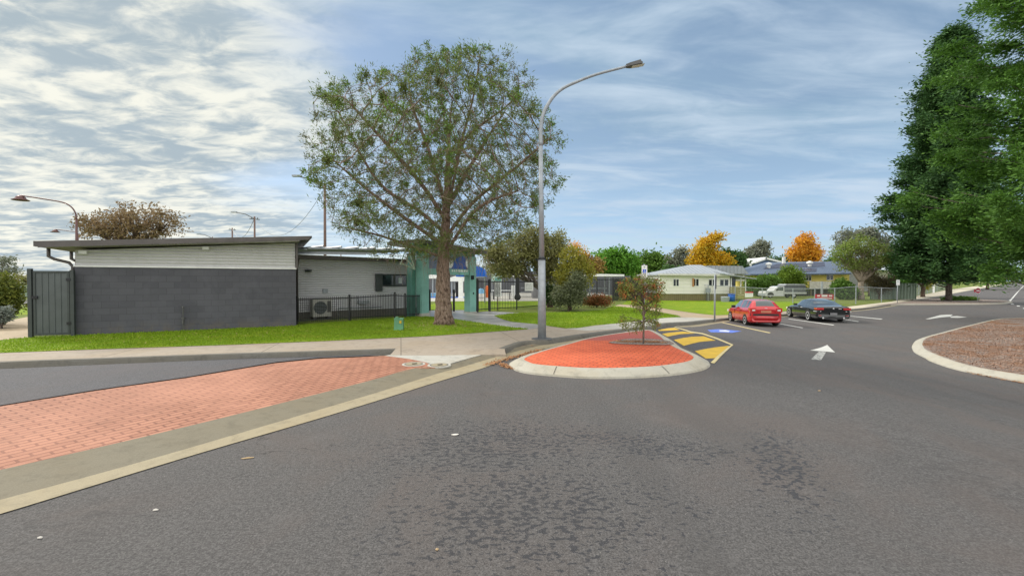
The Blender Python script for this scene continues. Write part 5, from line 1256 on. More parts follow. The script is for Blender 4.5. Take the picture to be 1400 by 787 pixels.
S_ = [(-.69, .34, .60, .64, .62, .5), (-.725, .28, .88, .95, .745, .66), (-.68, .23, .98, 1.04, .79, .70), (-.55, .20, 1.0, 1.20, .83, .64), (-.38, .19, .99, 1.36, .84, .57), (-.20, .19, .98, 1.44, .84, .555), (.3, .18, .96, 1.47, .84, .585), (1.0, .18, .94, 1.465, .84, .585), (1.5, .18, .92, 1.40, .84, .57), (1.85, .18, .91, 1.22, .835, .60), (2.2, .18, .89, .985, .83, .68), (2.5, .18, .86, .91, .82, .70), (2.9, .2, .78, .84, .80, .66), (3.15, .22, .66, .74, .74, .58), (3.24, .3, .52, .60, .60, .5)]
c = Vector((13.9, 24.9, H(13.9, 24.9)))
build_car('hatchback', 'red five door hatchback parked beside the blue disabled bay', S_, paint_red, (c.x, c.y, H(c.x, c.y)), -R(9), 2.5, .295, .84, {'side': [(-.30, .03), (.12, .80), (.88, 1.95)], 'top': [(-.62, -.26), (1.45, 2.25)]}, 8, red_rear)
# black coupe
def blk_rear(t, lp, rows, V, m):
    for s in (-1, 1):
        lp('tail_light', MB().box((s * .72, -.955, .815), (.40, .33, .11)), M['lamp_red'])
        lp('chrome_corner', MB().box((s * .80, -.93, .66), (.30, .32, .03)), M['rim'])
        lp('mirror', MB().box((s * 1.0, 1.75, .95), (.2, .12, .13)), paint_black)
        lp('door_handle', MB().box((s * .945, .95, .80), (.03, .2, .03)), M['rim']); lp('reflector', MB().box((s * .72, -1.12, .42), (.16, .02, .03)), M['lamp_red'])
        for y_ in (.42, 1.9): lp('door_gap', MB().box((s * .938, y_, .56), (.012, .012, .5)), M['trim'])
        lp('exhaust', MB().tube([(s * .55, -1.0, .27), (s * .55, -1.13, .27)], .05, 10), M['rim'])
        lp('headlight', MB().box((s * .68, 3.55, .62), (.34, .3, .12)), M['lamp_clear'])
    lp('badge', MB().lathe((0, -1.115, .84), [(.001, -.012), (.04, -.012), (.045, 0)], 14, 'Y'), M['rim'])
    lp('number_plate', MB().box((0, -1.135, .52), (.37, .02, .12)), plain('dark_plate', (.20, .20, .21), .4)); lp('diffuser', MB().box((0, -1.06, .27), (1.0, .12, .12)), M['trim'])
    lp('lettering_strip', MB().box((.34, -1.12, .82), (.16, .012, .03)), M['rim']); lp('underbody', MB().box((0, 1.4, .24), (1.5, 4.3, .12)), M['trim'])
paint_black = car_paint('black_car_paint', (.012, .016, .018), .3, .2)
S_ = [(-1.07, .36, .58, .62, .72, .6), (-1.12, .29, .82, .89, .85, .70), (-1.02, .22, .90, .96, .915, .76), (-.6, .18, .91, 1.01, .945, .74), (-.25, .17, .92, 1.12, .95, .66), (.2, .16, .92, 1.27, .95, .60), (.75, .16, .90, 1.365, .95, .58), (1.15, .16, .89, 1.375, .95, .58), (1.6, .16, .875, 1.31, .945, .60), (1.95, .16, .865, 1.14, .94, .66), (2.3, .16, .85, .94, .935, .74), (2.8, .16, .80, .87, .92, .74), (3.3, .18, .73, .80, .90, .70), (3.6, .2, .62, .70, .82, .6), (3.74, .28, .50, .56, .66, .5)]
c = Vector((19.5, 27.8, H(19.5, 27.8)))
build_car('coupe', 'glossy black low four door coupe with large silver wheels', S_, paint_black, (c.x, c.y, H(c.x, c.y)), -R(12), 2.95, .345, .95, {'side': [(-.15, .50), (.58, 1.32), (1.38, 2.05)], 'top': [(-.32, .62), (1.5, 2.32)]}, 5, blk_rear)

# white ute side on behind the fence
p = at(1074, 407.3, LAND); k = p.y / F; X = lambda px: (px - 1074) * k
t = thing('utility_truck', 'white utility with grey canvas canopy parked side on in the yard', 'truck', p)
paint_w = car_paint('white_truck_paint', (.66, .68, .68), .05, .3); zz = lambda py: (407.3 - py) * k
def sidep(nm, pts, d0, d1, mat, bev=0): 
    return part(nm, MB().prism([(X(a), zz(b)) for a, b in pts], p, (1, 0), (0, 1), (d0, d1)), mat, t)
sidep('cab', [(1046.3, 404.6), (1046, 399.5), (1047.5, 398), (1058, 397), (1062.5, 392), (1065, 391), (1071.5, 391), (1072.3, 393), (1072.5, 404.6)], 0, 1.75, paint_w)
sidep('side_window', [(1060.5, 396.8), (1064, 392.6), (1070.6, 392.4), (1070.8, 396.8)], -.012, -.002, M['car_glass'])
sidep('door_gap', [(1071.2, 397), (1071.4, 397), (1071.4, 404), (1071.2, 404)], -.01, -.002, M['galv_dark'])
sidep('canopy', [(1073, 399.2), (1073, 390.2), (1075, 388.9), (1100, 388.9), (1101.8, 390), (1101.8, 399.2)], .02, 1.8, plain('grey_canvas', (.14, .15, .17), .8))
sidep('tray', [(1072.8, 401.6), (1072.8, 399.3), (1102.6, 399.3), (1102.6, 401.6)], -.02, 1.82, paint_w)
sidep('canopy_top', [(1073.2, 389.4), (1075.5, 388.3), (1100, 388.3), (1101.6, 389.4)], .0, 1.8, plain('pale_canvas', (.5, .53, .55), .8))
sidep('chassis', [(1050, 404.6), (1050, 403.2), (1100, 403.2), (1100, 404.2)], .3, 1.5, M['trim'])
for px in (1053.5, 1086):
    for d0 in (.02, 1.55):
        w = part('wheel', MB().lathe(p + Vector((X(px), d0 + .1, .36)), [(.2, -.1), (.34, -.11), (.37, -.06), (.37, .06), (.34, .11), (.2, .1)], 20, 'Y'), M['tyre'], t, True)
        part('hub', MB().lathe(p + Vector((X(px), d0 + .02, .36)), [(.001, -.03), (.12, -.03), (.2, 0), (.2, .1)], 16, 'Y'), M['rim'], w)
part('wheel_arch', MB().quad(*[p + Vector((X(1053.5) + .46 * math.cos(a), -.006, .40 + .44 * math.sin(a))) for a in [math.pi * i / 12 for i in range(13)]]), M['trim'], t)
part('bumper', MB().box(p + Vector((X(1046.2), .87, .48)), (.14, 1.7, .26)), M['galv'], t)
part('mirror', MB().box(p + Vector((X(1061.5), -.14, 1.12)), (.12, .16, .2)), M['trim'], t)
# ------------------------------------------------------------------ foliage tools
from mathutils import kdtree
def leaf_mesh(name, cen, u, v, mat, loc, parent=None, label=None, fold=True):
    """one small blade per centre: u = half length vector, v = half width vector; diamond-ish quads"""
    n = len(cen); V = np.empty((n * 4, 3)); V[0::4] = cen - u; V[1::4] = cen + v * 1.0 - u * .1; V[2::4] = cen + u; V[3::4] = cen - v * 1.0 - u * .1
    V -= np.array(loc); me = bpy.data.meshes.new(name); me.vertices.add(n * 4); me.vertices.foreach_set('co', V.ravel())
    me.loops.add(n * 4); me.loops.foreach_set('vertex_index', np.arange(n * 4, dtype=np.int32)); me.polygons.add(n)
    me.polygons.foreach_set('loop_start', np.arange(n, dtype=np.int32) * 4); me.polygons.foreach_set('loop_total', np.full(n, 4, dtype=np.int32))
    me.materials.append(mat); me.update(calc_edges=True); o = bpy.data.objects.new(name, me); COL.objects.link(o)
    if parent: o.parent = parent
    else: o.location = loc
    return o
def unit(a): return a / np.maximum(1e-9, np.linalg.norm(a, axis=1, keepdims=True))
def rand_dirs(n, rng): return unit(rng.normal(size=(n, 3)))
def leaves_at(cl, per, rad, ln, wd, rng, droop=0.0, out=None, flat=1.0):
    """scatter leaves round clump centres"""
    n = len(cl) * per; c = np.repeat(cl, per, 0); off = rng.normal(size=(n, 3)) * rad * .55; off[:, 2] *= flat
    d = rand_dirs(n, rng); d = unit(d + off / max(rad, 1e-6) * .6 + (0 if out is None else np.repeat(out, per, 0) * .9)); d[:, 2] -= droop; d = unit(d)
    w = unit(np.cross(d, rand_dirs(n, rng))); s = rng.uniform(.6, 1.25, (n, 1)); return c + off, d * ln * s, w * wd * s
def bough(mb, a, b, r0, r1, bend, rng, sides=6, n=6):
    a, b = Vector(a), Vector(b); mid = a.lerp(b, .5) + Vector(bend); P = []
    for i in range(n + 1):
        t = i / n; p = a * (1 - t) ** 2 + mid * 2 * t * (1 - t) + b * t * t
        if 0 < i < n: p += Vector(rng.normal(size=3)) * (b - a).length * .012
        P.append(p)
    mb.tube(P, [r0 + (r1 - r0) * (i / n) ** .8 for i in range(n + 1)], sides); return P
def tree(name, label, cat, base, trunk_r, fork, lobes, mat, bark, leaf, n_clump, per, crad, seed, Y=None, twigs=40, hollow=.35, droop=0.0, flat=.8, group=None, lean=0, aspect=.45, open_=0.0):
    """base: foot point; fork: height px of main fork; lobes: (px, py, rx, ry[, dy]) ellipsoids in survey pixels at depth Y"""
    rng = np.random.default_rng(seed); Y = Y or base.y; k = Y / F
    t = thing(name, label, cat, base, group); C_ = []; W = []
    for L in lobes:
        p = dep(L[0], L[1], Y); dy = L[4] if len(L) > 4 else 0
        C_.append(((p.x, p.y + dy, p.z), (L[2] * k, (L[2] * .5 + L[3] * .5) * k * .9, L[3] * k))); W.append(L[2] * L[3])
    W = np.array(W, float); W /= W.sum(); cl = []
    for (c, r), w in zip(C_, W):
        m = max(6, int(n_clump * w)); d = rand_dirs(m, rng); f = (hollow + (1 - hollow) * rng.uniform(0, 1, (m, 1)) ** .6) * (.82 + .3 * rng.uniform(0, 1, (m, 1)))
        cl.append(np.array(c) + d * f * np.array(r))
    cl = np.concatenate(cl); cl = cl[cl[:, 2] > base.z + .15]
    if open_: 
        ph = np.sin(cl[:, 0] * 2.1 / (k * 12) + 1.3) * np.sin(cl[:, 2] * 2.4 / (k * 12)) + rng.uniform(-.4, .4, len(cl)); cl = cl[ph > -1 + open_]
    c, u, v = leaves_at(cl, per, crad, leaf, leaf * aspect, rng, droop, flat=flat)
    leaf_mesh('crown', c, u, v, mat, base, t)
    tb = MB(); fk = Vector((base.x + lean, base.y, dep(0, fork, Y).z)); fk.x = dep(fork_x(lobes, base, Y, lean), fork, Y).x if False else base.x + lean
    P = bough(tb, base - Vector((0, 0, .1)), fk, trunk_r, trunk_r * .72, (0, 0, 0), rng, 10, 5)
    for (cc, r) in C_:
        q = Vector(cc); q.z -= r[2] * .1; bough(tb, fk - Vector((0, 0, .1)), q, trunk_r * .55, trunk_r * .15, (0, 0, r[2] * .2), rng, 6)
    idx = rng.choice(len(cl), min(twigs, len(cl)), replace=False)
    for i in idx:
        q = Vector(cl[i]); j = min(range(len(C_)), key=lambda z: (Vector(C_[z][0]) - q).length); s = fk.lerp(Vector(C_[j][0]), rng.uniform(.15, .8)); bough(tb, s, q, trunk_r * .16, trunk_r * .04, (0, 0, (q - s).length * .08), rng, 4, 4)
    part('trunk', tb, bark, t, True); return t
def fork_x(*a): return 0
B_grey = mk_bark('grey_bark', (.16, .13, .11), (.26, .22, .19), strength=.6); B_brown = mk_bark('brown_bark', (.10, .07, .055), (.20, .14, .11)); B_pale = mk_bark('pale_bark', (.30, .25, .20), (.42, .35, .28), strength=.5)
L_mid = mk_leaf('leaf_mid_green', (.085, .175, .025), (.16, .29, .04), (.045, .10, .018)); L_fresh = mk_leaf('leaf_fresh_green', (.09, .24, .025), (.17, .38, .04), (.05, .14, .015))
L_dark = mk_leaf('leaf_dark_green', (.05, .11, .03), (.09, .18, .04), (.025, .06, .018)); L_olive = mk_leaf('leaf_olive_brown', (.20, .20, .075), (.32, .32, .12), (.15, .13, .06))
L_yel = mk_leaf('leaf_yellow_green', (.24, .25, .035), (.44, .38, .05), (.11, .15, .03)); L_orange = mk_leaf('leaf_orange', (.62, .27, .02), (.85, .44, .03), (.32, .19, .03), 1.2)
L_gum = mk_leaf('leaf_grey_gum', (.19, .21, .15), (.32, .34, .27), (.12, .13, .09)); L_brown = mk_leaf('leaf_russet', (.22, .15, .08), (.32, .22, .12), (.15, .13, .05)); L_redg = mk_leaf('leaf_red_tipped', (.10, .10, .03), (.38, .08, .03), (.05, .08, .02), 1.5)
L_silver = mk_leaf('leaf_silver', (.20, .24, .21), (.30, .33, .3), (.12, .15, .12)); L_sage = mk_leaf('leaf_sage', (.13, .155, .085), (.23, .25, .13), (.07, .09, .05))

def ground_pt(px, py, dz=LAND): return at(px, py, dz)
def far_base(px, Y): x = dep(px, 384, Y).x; return Vector((x, Y, H(x, Y) + LAND))

# background trees, left to right
tree('russet_tree', 'broad russet brown tree rising behind the block building roof', 'tree', far_base(185, 58), .35, 350, [(150, 305, 42, 20), (190, 298, 40, 22), (228, 305, 26, 18), (122, 312, 16, 12), (175, 320, 55, 16)], L_brown, B_brown, .20, 620, 11, .62, 21, twigs=260, open_=.4)
tree('gum_tree', 'thin grey leaved tree at the far left edge above the hedge', 'tree', far_base(2, 60), .2, 375, [(4, 358, 14, 9), (14, 368, 10, 8), (-14, 362, 16, 12)], L_gum, B_grey, .2, 110, 12, .6, 22, twigs=25, open_=.3)
tree('dark_tree', 'low dark olive tree behind the pale green fence, far left', 'tree', far_base(26, 52), .2, 390, [(12, 385, 18, 8), (36, 384, 14, 8), (-30, 384, 30, 12)], L_olive, B_brown, .22, 160, 14, .6, 23, twigs=10)
tree('hedge_shrub', 'dense green yellow shrub at the left edge of the side path', 'shrub', ground_pt(4, 444), .08, 435, [(2, 400, 17, 24), (8, 412, 12, 20), (-26, 405, 24, 30)], mk_leaf('leaf_hedge', (.11, .15, .03), (.24, .25, .04), (.05, .08, .02)), B_brown, .07, 520, 20, .2, 24, twigs=20, hollow=.55)
tree('silver_shrub', 'small silvery shrub low at the left edge beneath the hedge', 'shrub', ground_pt(2, 449), .04, 442, [(4, 430, 10, 10), (-12, 432, 14, 12)], L_silver, B_grey, .05, 140, 18, .14, 25, twigs=10)

tree('olive_tree', 'spreading olive brown tree over the pool fence, partly behind the lamp post', 'tree', ground_pt(741, 421), .20, 395, [(700, 346, 34, 26), (676, 348, 16, 16), (690, 368, 30, 12), (725, 330, 24, 22), (745, 345, 26, 28), (762, 335, 16, 20), (752, 370, 22, 18)], L_olive, B_grey, .085, 950, 20, .34, 26, twigs=120, open_=.08)
tree('ivy_stump', 'short ivy covered trunk beside the olive tree', 'tree', ground_pt(752, 420), .22, 400, [(752, 405, 8, 14), (750, 395, 7, 9)], L_dark, B_brown, .07, 140, 18, .2, 27, twigs=8)
tree('weeping_shrub', 'tall yellow green weeping shrub with grey green skirts in the garden bed', 'shrub', ground_pt(780, 424), .09, 405, [(783, 358, 17, 24), (779, 380, 20, 22), (800, 372, 12, 20)], L_yel, B_brown, .07, 420, 18, .26, 28, twigs=60, droop=.5)
tree('sage_shrub', 'bushy grey green shrub under the yellow green weeping one', 'shrub', ground_pt(777, 425.5), .05, 415, [(768, 405, 15, 15), (785, 402, 17, 18), (790, 385, 14, 14)], L_sage, B_brown, .065, 420, 18, .22, 29, twigs=30, droop=.4)
tree('autumn_sapling', 'orange tipped sapling standing just above the yellow green shrub', 'tree', far_base(786, 34), .06, 380, [(784, 340, 14, 9), (793, 345, 9, 9)], L_orange, B_grey, .10, 45, 10, .3, 30, twigs=30)
tree('garden_shrub', 'low rounded reddish green shrub before the bench shelter', 'shrub', ground_pt(816, 420.5), .05, 417, [(807, 412, 13, 8), (823, 412, 14, 8.5), (815, 409, 12, 7)], L_redg, B_brown, .05, 320, 18, .18, 31, twigs=10)
tree('golden_tree', 'low golden brown tree behind the bench shelter roof', 'tree', far_base(800, 75), .2, 385, [(797, 356, 16, 9), (812, 362, 14, 10), (790, 370, 22, 12)], mk_leaf('leaf_gold_brown', (.26, .17, .05), (.4, .24, .06), (.13, .12, .04)), B_brown, .3, 220, 12, .8, 32, twigs=20)
tree('green_tree', 'bright green rounded tree behind the bench shelter', 'tree', far_base(838, 80), .4, 380, [(828, 358, 18, 18), (845, 354, 20, 16), (858, 362, 18, 16), (838, 372, 26, 12)], L_fresh, B_brown, .32, 520, 16, .9, 33, twigs=15)
tree('green_tree', 'darker green tree to the right of the bright green one', 'tree', far_base(888, 84), .4, 382, [(880, 362, 16, 18), (896, 360, 14, 16), (888, 374, 26, 12), (868, 370, 12, 14)], L_mid, B_brown, .32, 460, 16, .9, 34, twigs=15)
tree('gum_tree', 'pale loose gum tree between the dark green tree and the yellow tree', 'tree', far_base(925, 95), .3, 385, [(932, 350, 12, 11), (920, 360, 10, 9), (930, 366, 22, 10), (915, 354, 5, 6)], L_gum, B_pale, .36, 260, 12, 1.0, 35, twigs=40, open_=.15)
tree('dark_tree', 'small dark tree just behind the left end of the cottage roof', 'tree', far_base(917, 70), .25, 385, [(917, 372, 9, 9), (925, 374, 8, 8)], L_dark, B_brown, .28, 110, 14, .7, 36, twigs=6)
tree('autumn_tree', 'tall yellow orange tree rising behind the cottage ridge', 'tree', far_base(965, 78), .4, 382, [(968, 334, 13, 11), (980, 324, 10, 6), (958, 346, 12, 12), (972, 352, 16, 12), (952, 358, 10, 10), (992, 357, 9, 8), (965, 366, 22, 8)], mk_leaf('leaf_gold', (.55, .36, .02), (.80, .46, .02), (.18, .24, .03), .35), B_brown, .28, 480, 14, .85, 37, twigs=30)
tree('dark_tree', 'dark green domed tree to the right of the yellow orange tree', 'tree', far_base(1004, 86), .35, 384, [(998, 358, 14, 15), (1010, 362, 12, 14), (988, 352, 12, 10), (1004, 372, 20, 8)], L_dark, B_brown, .34, 380, 16, .9, 38, twigs=8)
tree('gum_tree', 'thin grey gum tree above the blue gable', 'tree', far_base(1034, 110), .4, 375, [(1028, 342, 9, 8), (1041, 338, 10, 7), (1033, 352, 10, 8), (1022, 350, 6, 5), (1048, 346, 5, 5)], L_gum, B_pale, .42, 190, 12, 1.0, 39, twigs=50, open_=.3)
tree('autumn_tree', 'orange tree standing above the slate blue roof', 'tree', far_base(1100, 96), .4, 378, [(1100, 330, 11, 11), (1092, 344, 14, 10), (1110, 345, 12, 12), (1102, 352, 20, 8), (1085, 352, 8, 6)], L_orange, B_brown, .30, 420, 14, .9, 40, twigs=60, open_=.1)
for i, (px, py, rx, ry, Y, lab) in enumerate(((1062, 356, 18, 6, 160, 'far dark tree line patch left of the orange tree'), (1140, 358, 14, 7, 170, 'far dark tree clump right of the orange tree'), (1222, 352, 20, 12, 150, 'far dark tree clump under the conifer at the right'), (660, 368, 60, 8, 140, 'far dark tree clump behind the pool grounds'), (760, 372, 60, 10, 150, 'far dark tree clump behind the olive tree'))):
    tree('distant_tree', lab, 'tree', far_base(px, Y), .4, 384, [(px, py, rx, ry), (px + rx * .3, py + 5, rx, ry + 4), (px, py + 14, rx * 1.1, 10)], L_dark if i != 3 else L_sage, B_brown, .5, 200, 12, 1.3, 41 + i, twigs=4)
tree('round_bush', 'dark green round bush at the right end of the yellow house', 'shrub', ground_pt(1154, 409.5), .15, 405, [(1153, 396, 13, 12), (1150, 390, 9, 8), (1160, 400, 10, 9)], L_mid, B_brown, .16, 320, 16, .4, 46, twigs=6, hollow=.6)
tree('hedge', 'rounded bright green bush behind the white utility', 'shrub', far_base(1078, 70), .2, 398, [(1081, 376, 14, 14), (1074, 384, 14, 14), (1088, 384, 11, 14), (1080, 394, 18, 8)], mk_leaf('leaf_bush', (.12, .20, .02), (.22, .33, .03), (.06, .12, .015)), B_brown, .18, 460, 16, .5, 47, twigs=8, hollow=.55)
tree('hedge', 'lower mixed green bush left of the white utility', 'shrub', far_base(1044, 68), .2, 400, [(1052, 386, 13, 10), (1040, 390, 12, 12), (1028, 390, 10, 10), (1048, 397, 20, 8)], L_mid, B_brown, .18, 380, 16, .5, 48, twigs=8, hollow=.55)
tree('spreading_tree', 'spreading grey barked tree with patchy green crown over the yard fence', 'tree', ground_pt(1177, 409.5), .42, 385, [(1160, 343, 22, 12), (1178, 335, 24, 13), (1200, 348, 20, 14), (1150, 352, 14, 9), (1190, 360, 28, 9), (1212, 358, 12, 9), (1170, 362, 26, 8)], mk_leaf('leaf_patchy', (.19, .23, .07), (.25, .38, .05), (.22, .17, .11), .25), B_pale, .13, 720, 14, .5, 49, twigs=160, open_=.22)
tree('spreading_tree', 'taller feathery grey green tree behind the spreading one', 'tree', far_base(1190, 70), .3, 380, [(1165, 322, 20, 9), (1190, 319, 16, 7), (1205, 330, 14, 9), (1150, 334, 10, 9), (1216, 342, 9, 8)], L_gum, B_grey, .22, 330, 12, .7, 50, twigs=90, open_=.25)
tree('twiggy_shrub', 'brown twiggy shrub mass beside the grey barked tree', 'shrub', ground_pt(1202, 409), .12, 402, [(1202, 388, 14, 13), (1190, 380, 12, 12), (1214, 384, 9, 12)], mk_leaf('leaf_twiggy', (.12, .11, .055), (.19, .16, .09), (.07, .06, .04)), B_brown, .10, 420, 16, .45, 51, twigs=60)
tree('yard_tree', 'mid green tree filling the gap left of the big conifers', 'tree', far_base(1262, 66), .3, 390, [(1240, 380, 14, 7), (1262, 376, 18, 9), (1285, 372, 18, 12), (1310, 374, 18, 10)], L_mid, B_brown, .22, 420, 16, .7, 52, twigs=8)
tree('yard_shrub', 'bright lime shrub row behind the pale green fence', 'shrub', far_base(1232, 62), .1, 392, [(1225, 384, 12, 5), (1240, 384, 10, 5)], L_fresh, B_brown, .15, 130, 14, .4, 53, twigs=4)
tree('yard_shrub', 'yellowish shrub between the timber post and the white post', 'shrub', ground_pt(1262, 401.5), .1, 395, [(1260, 386, 9, 7), (1268, 390, 7, 6)], L_yel, B_brown, .14, 120, 14, .35, 54, twigs=4)
tree('distant_tree', 'bushy green trees closing the far end of the street', 'tree', far_base(1350, 130), .4, 384, [(1310, 378, 26, 9), (1345, 376, 26, 9), (1390, 374, 30, 11), (1440, 374, 30, 12)], L_mid, B_brown, .42, 420, 14, 1.2, 55, twigs=4)
# ground cover at the foot of the far tree
tree('ground_cover', 'low dark green ground cover round the trunk in the splitter island', 'ground cover', at(1310, 410.5, .13), .03, 410, [(1300, 408.5, 12, 2.6), (1318, 408.8, 12, 2.6), (1330, 409.4, 8, 2.2)], L_mid, B_brown, .10, 420, 14, .22, 56, twigs=4)

# ------------------------------------------------------------------ bottlebrush on the brick island
def bottlebrush():
    rng = np.random.default_rng(5); b = at(879.5, 469.3, .142); Y = b.y; k = Y / F
    t = thing('bottlebrush', 'young bottlebrush tree with red tipped drooping foliage in the brick island', 'tree', b)
    tb = MB(); top_ = dep(880, 392, Y); tr = [b - Vector((0, 0, .05)), dep(880, 450, Y), dep(879.3, 425, Y), dep(880.5, 405, Y), top_]; tb.tube(cr(tr, 3), [.030 - .0018 * i for i in range(13)], 8)
    lobes = [(864, 393, 13, 10), (884, 388, 15, 9), (895, 400, 9, 18), (855, 402, 9, 13), (871, 414, 11, 11), (889, 416, 9, 13), (850, 392, 7, 7), (901, 396, 6, 15), (876, 400, 9, 9), (856, 440, 10, 9), (870, 444, 11, 9), (888, 438, 9, 5), (896, 443, 6, 6), (899, 425, 3, 12), (876, 384, 22, 8), (900, 412, 5, 14), (850, 402, 6, 8)]
    cl = []; 
    for L in lobes:
        c = dep(L[0], L[1], Y); m = int(5 + L[2] * L[3] * .085); d = rand_dirs(m, rng) * rng.uniform(.2, 1, (m, 1)) ** .5
        cl.append(np.array(c) + d * np.array((L[2] * k, (L[2] + L[3]) * .45 * k, L[3] * k)))
    cl = np.concatenate(cl)
    c, u, v = leaves_at(cl, 20, .10, .040, .010, rng, .7); leaf_mesh('foliage', c, u, v, mk_leaf('leaf_bottlebrush', (.14, .21, .045), (.27, .33, .07), (.14, .11, .06), 3.0), b, t)
    up = cl[(cl[:, 2] > dep(0, 415, Y).z) | (rng.uniform(0, 1, len(cl)) < .12)]; up = up[rng.choice(len(up), int(len(up) * .40), replace=False)]
    c, u, v = leaves_at(up, 18, .07, .036, .009, rng, .2); leaf_mesh('red_tips', c, u, v, mk_leaf('leaf_red_new_growth', (.50, .12, .06), (.60, .26, .07), (.26, .09, .05), 3.0), b, t)
    for i in rng.choice(len(cl), 90, replace=False):
        q = Vector(cl[i]); s = Vector((b.x, b.y, 0)).lerp(Vector((top_.x, top_.y, 0)), .5); s.z = min(max(q.z - .25, b.z + .55), top_.z); bough(tb, s, q, .011, .003, (0, 0, .06), rng, 4, 4)
    part('trunk', tb, B_grey, t, True)
bottlebrush()

# ------------------------------------------------------------------ the big pine
def pine():
    rng = np.random.default_rng(3); b = at(607, 443.5, LAND); Y = b.y; k = Y / F
    t = thing('pine_tree', 'tall pine with rough reddish trunk and open rounded crown on the lawn', 'tree', b)
    # outline of the crown: (py, left px, right px)
    prof = [(76, 628, 655), (84, 590, 706), (98, 568, 716), (118, 524, 722), (140, 482, 728), (156, 456, 736), (170, 432, 756), (190, 426, 774), (220, 434, 772), (250, 438, 766), (275, 446, 752), (300, 448, 740), (320, 462, 700), (338, 490, 668), (352, 520, 650)]
    zs = np.array([dep(607, p[0], Y).z for p in prof]); lx = np.array([(607 - p[1]) * k for p in prof]); rx = np.array([(p[2] - 607) * k for p in prof])
    o = np.argsort(zs); zs, lx, rx = zs[o], lx[o], rx[o]; zmin, zmax = zs[0], zs[-1]
    def env(z, az):       # radius in direction az (0 = right)
        l = np.interp(z, zs, lx); r = np.interp(z, zs, rx); c = np.cos(az); side = np.where(c > 0, r, l); dep_ = (l + r) * .5 * .92
        return 1 / np.sqrt((c / side) ** 2 + (np.sin(az) / dep_) ** 2)
    N = 6400; z = rng.uniform(zmin, zmax, N * 3); az = rng.uniform(0, 2 * np.pi, N * 3); f = rng.uniform(0, 1, N * 3) ** .52
    R_ = env(z, az); keep = rng.uniform(0, 1, N * 3) < (R_ / R_.max()) ** 1.2; z, az, f, R_ = z[keep][:N], az[keep][:N], f[keep][:N], R_[keep][:N]
    wob = 1 + .10 * np.sin(az * 5 + z * 1.7) + .06 * np.sin(az * 11 - z * 3); rr = R_ * f * np.minimum(wob, 1.04)
    Apt = np.stack([b.x + rr * np.cos(az), b.y + rr * np.sin(az), z], 1)
    # thin the underside, leave gaps between boughs
    g = np.sin(Apt[:, 0] * 1.9 + 1) * np.sin(Apt[:, 1] * 1.7) * np.sin(Apt[:, 2] * 2.3 + .5); Apt = Apt[g > -.40]
    ctrl = [(607, 443.5), (606, 405), (606, 360), (609, 310), (611, 262), (613, 205), (617, 150), (622, 105)]
    nodes = []; parent = []
    P = cr([dep(x, y, Y) for x, y in ctrl], 6)
    for i, p in enumerate(P): nodes.append(np.array(p)); parent.append(i - 1)
    ntrunk = len(P); nodes = nodes[:]; step = .2; alive = np.ones(len(Apt), bool)
    # main limbs seeded at their real forks
    seeds = [((598, 352), (520, 322), (448, 305)), ((604, 335), (556, 300), (505, 262), (450, 215)), ((608, 305), (585, 262), (545, 215), (500, 165)), ((610, 285), (590, 215), (566, 150), (560, 105)), ((614, 352), (640, 305), (668, 285), (715, 272)), ((612, 330), (648, 280), (700, 242), (748, 205)), ((612, 290), (640, 225), (672, 165), (705, 110)), ((612, 262), (632, 190), (648, 130), (655, 85)),
             ((606, 322), (575, 290), (520, 250), (470, 160)), ((611, 300), (622, 240), (638, 190), (690, 150))]
    for si, s in enumerate(seeds):
        dy = rng.uniform(-2.4, 2.4) * (1 if si % 2 else -1) if si > 1 else 0.4; st = np.array(dep(s[0][0], s[0][1], Y)); pi = int(np.argmin([np.linalg.norm(n - st) for n in nodes[:ntrunk]]))
        Q = cr([Vector(nodes[pi])] + [dep(x, y, Y) + Vector((0, dy * (j + 1) / (len(s) - 1), 0)) for j, (x, y) in enumerate(s[1:])], 6); prev = pi
        for q in Q[1:]: nodes.append(np.array(q)); parent.append(prev); prev = len(nodes) - 1
    for it in range(110):
        ai = np.where(alive)[0]
        if len(ai) < 30: break
        kd = kdtree.KDTree(len(nodes))
        for q, nn in enumerate(nodes):
            if q >= 9: kd.insert(nn, q)
        kd.balance(); grow = {}
        for q in ai:
            _, jj, dd = kd.find(Apt[q])
            if dd < 2.4: grow.setdefault(jj, []).append((Apt[q] - nodes[jj]) / max(dd, 1e-6))
        if not grow: break
        first = len(nodes)
        for jj, ds in grow.items():
            d = np.sum(ds, 0); pj = parent[jj]; old = nodes[jj] - nodes[pj] if pj >= 0 else np.array((0, 0, 1.)); old = old / (np.linalg.norm(old) + 1e-9)
            d = d / (np.linalg.norm(d) + 1e-9) + old * .45 + np.array((0, 0, .16)) + rng.normal(size=3) * .12; d /= np.linalg.norm(d)
            nodes.append(nodes[jj] + d * step); parent.append(int(jj))
        kd = kdtree.KDTree(len(nodes) - first)
        for q in range(first, len(nodes)): kd.insert(nodes[q], q)
        kd.balance()
        for q in ai:
            if kd.find(Apt[q])[2] < .24: alive[q] = False
    NN = np.array(nodes); n = len(NN); ch = [[] for _ in range(n)]
    for i, p in enumerate(parent):
        if p >= 0: ch[p].append(i)
    acc = np.zeros(n); ex = 2.25
    for i in range(n - 1, -1, -1):
        if not ch[i]: acc[i] = .0072 ** ex
        if parent[i] >= 0: acc[parent[i]] += acc[i]
    rad = acc ** (1 / ex)
    for i in range(ntrunk):
        zc = NN[i][2] - b.z; want = .33 * max(.06, 1 - zc / 9.5) ** 1.35; want += .09 * math.exp(-zc / .22); rad[i] = want
    mt = MB(); ml = MB(); lim = .03
    mt.tube([Vector(NN[i]) + Vector((.02 * math.sin(i * 2.1), 0, 0)) for i in range(ntrunk)], [float(rad[i]) for i in range(ntrunk)], 18)
    done = set(range(ntrunk)); tips = [i for i in range(n) if not ch[i]]
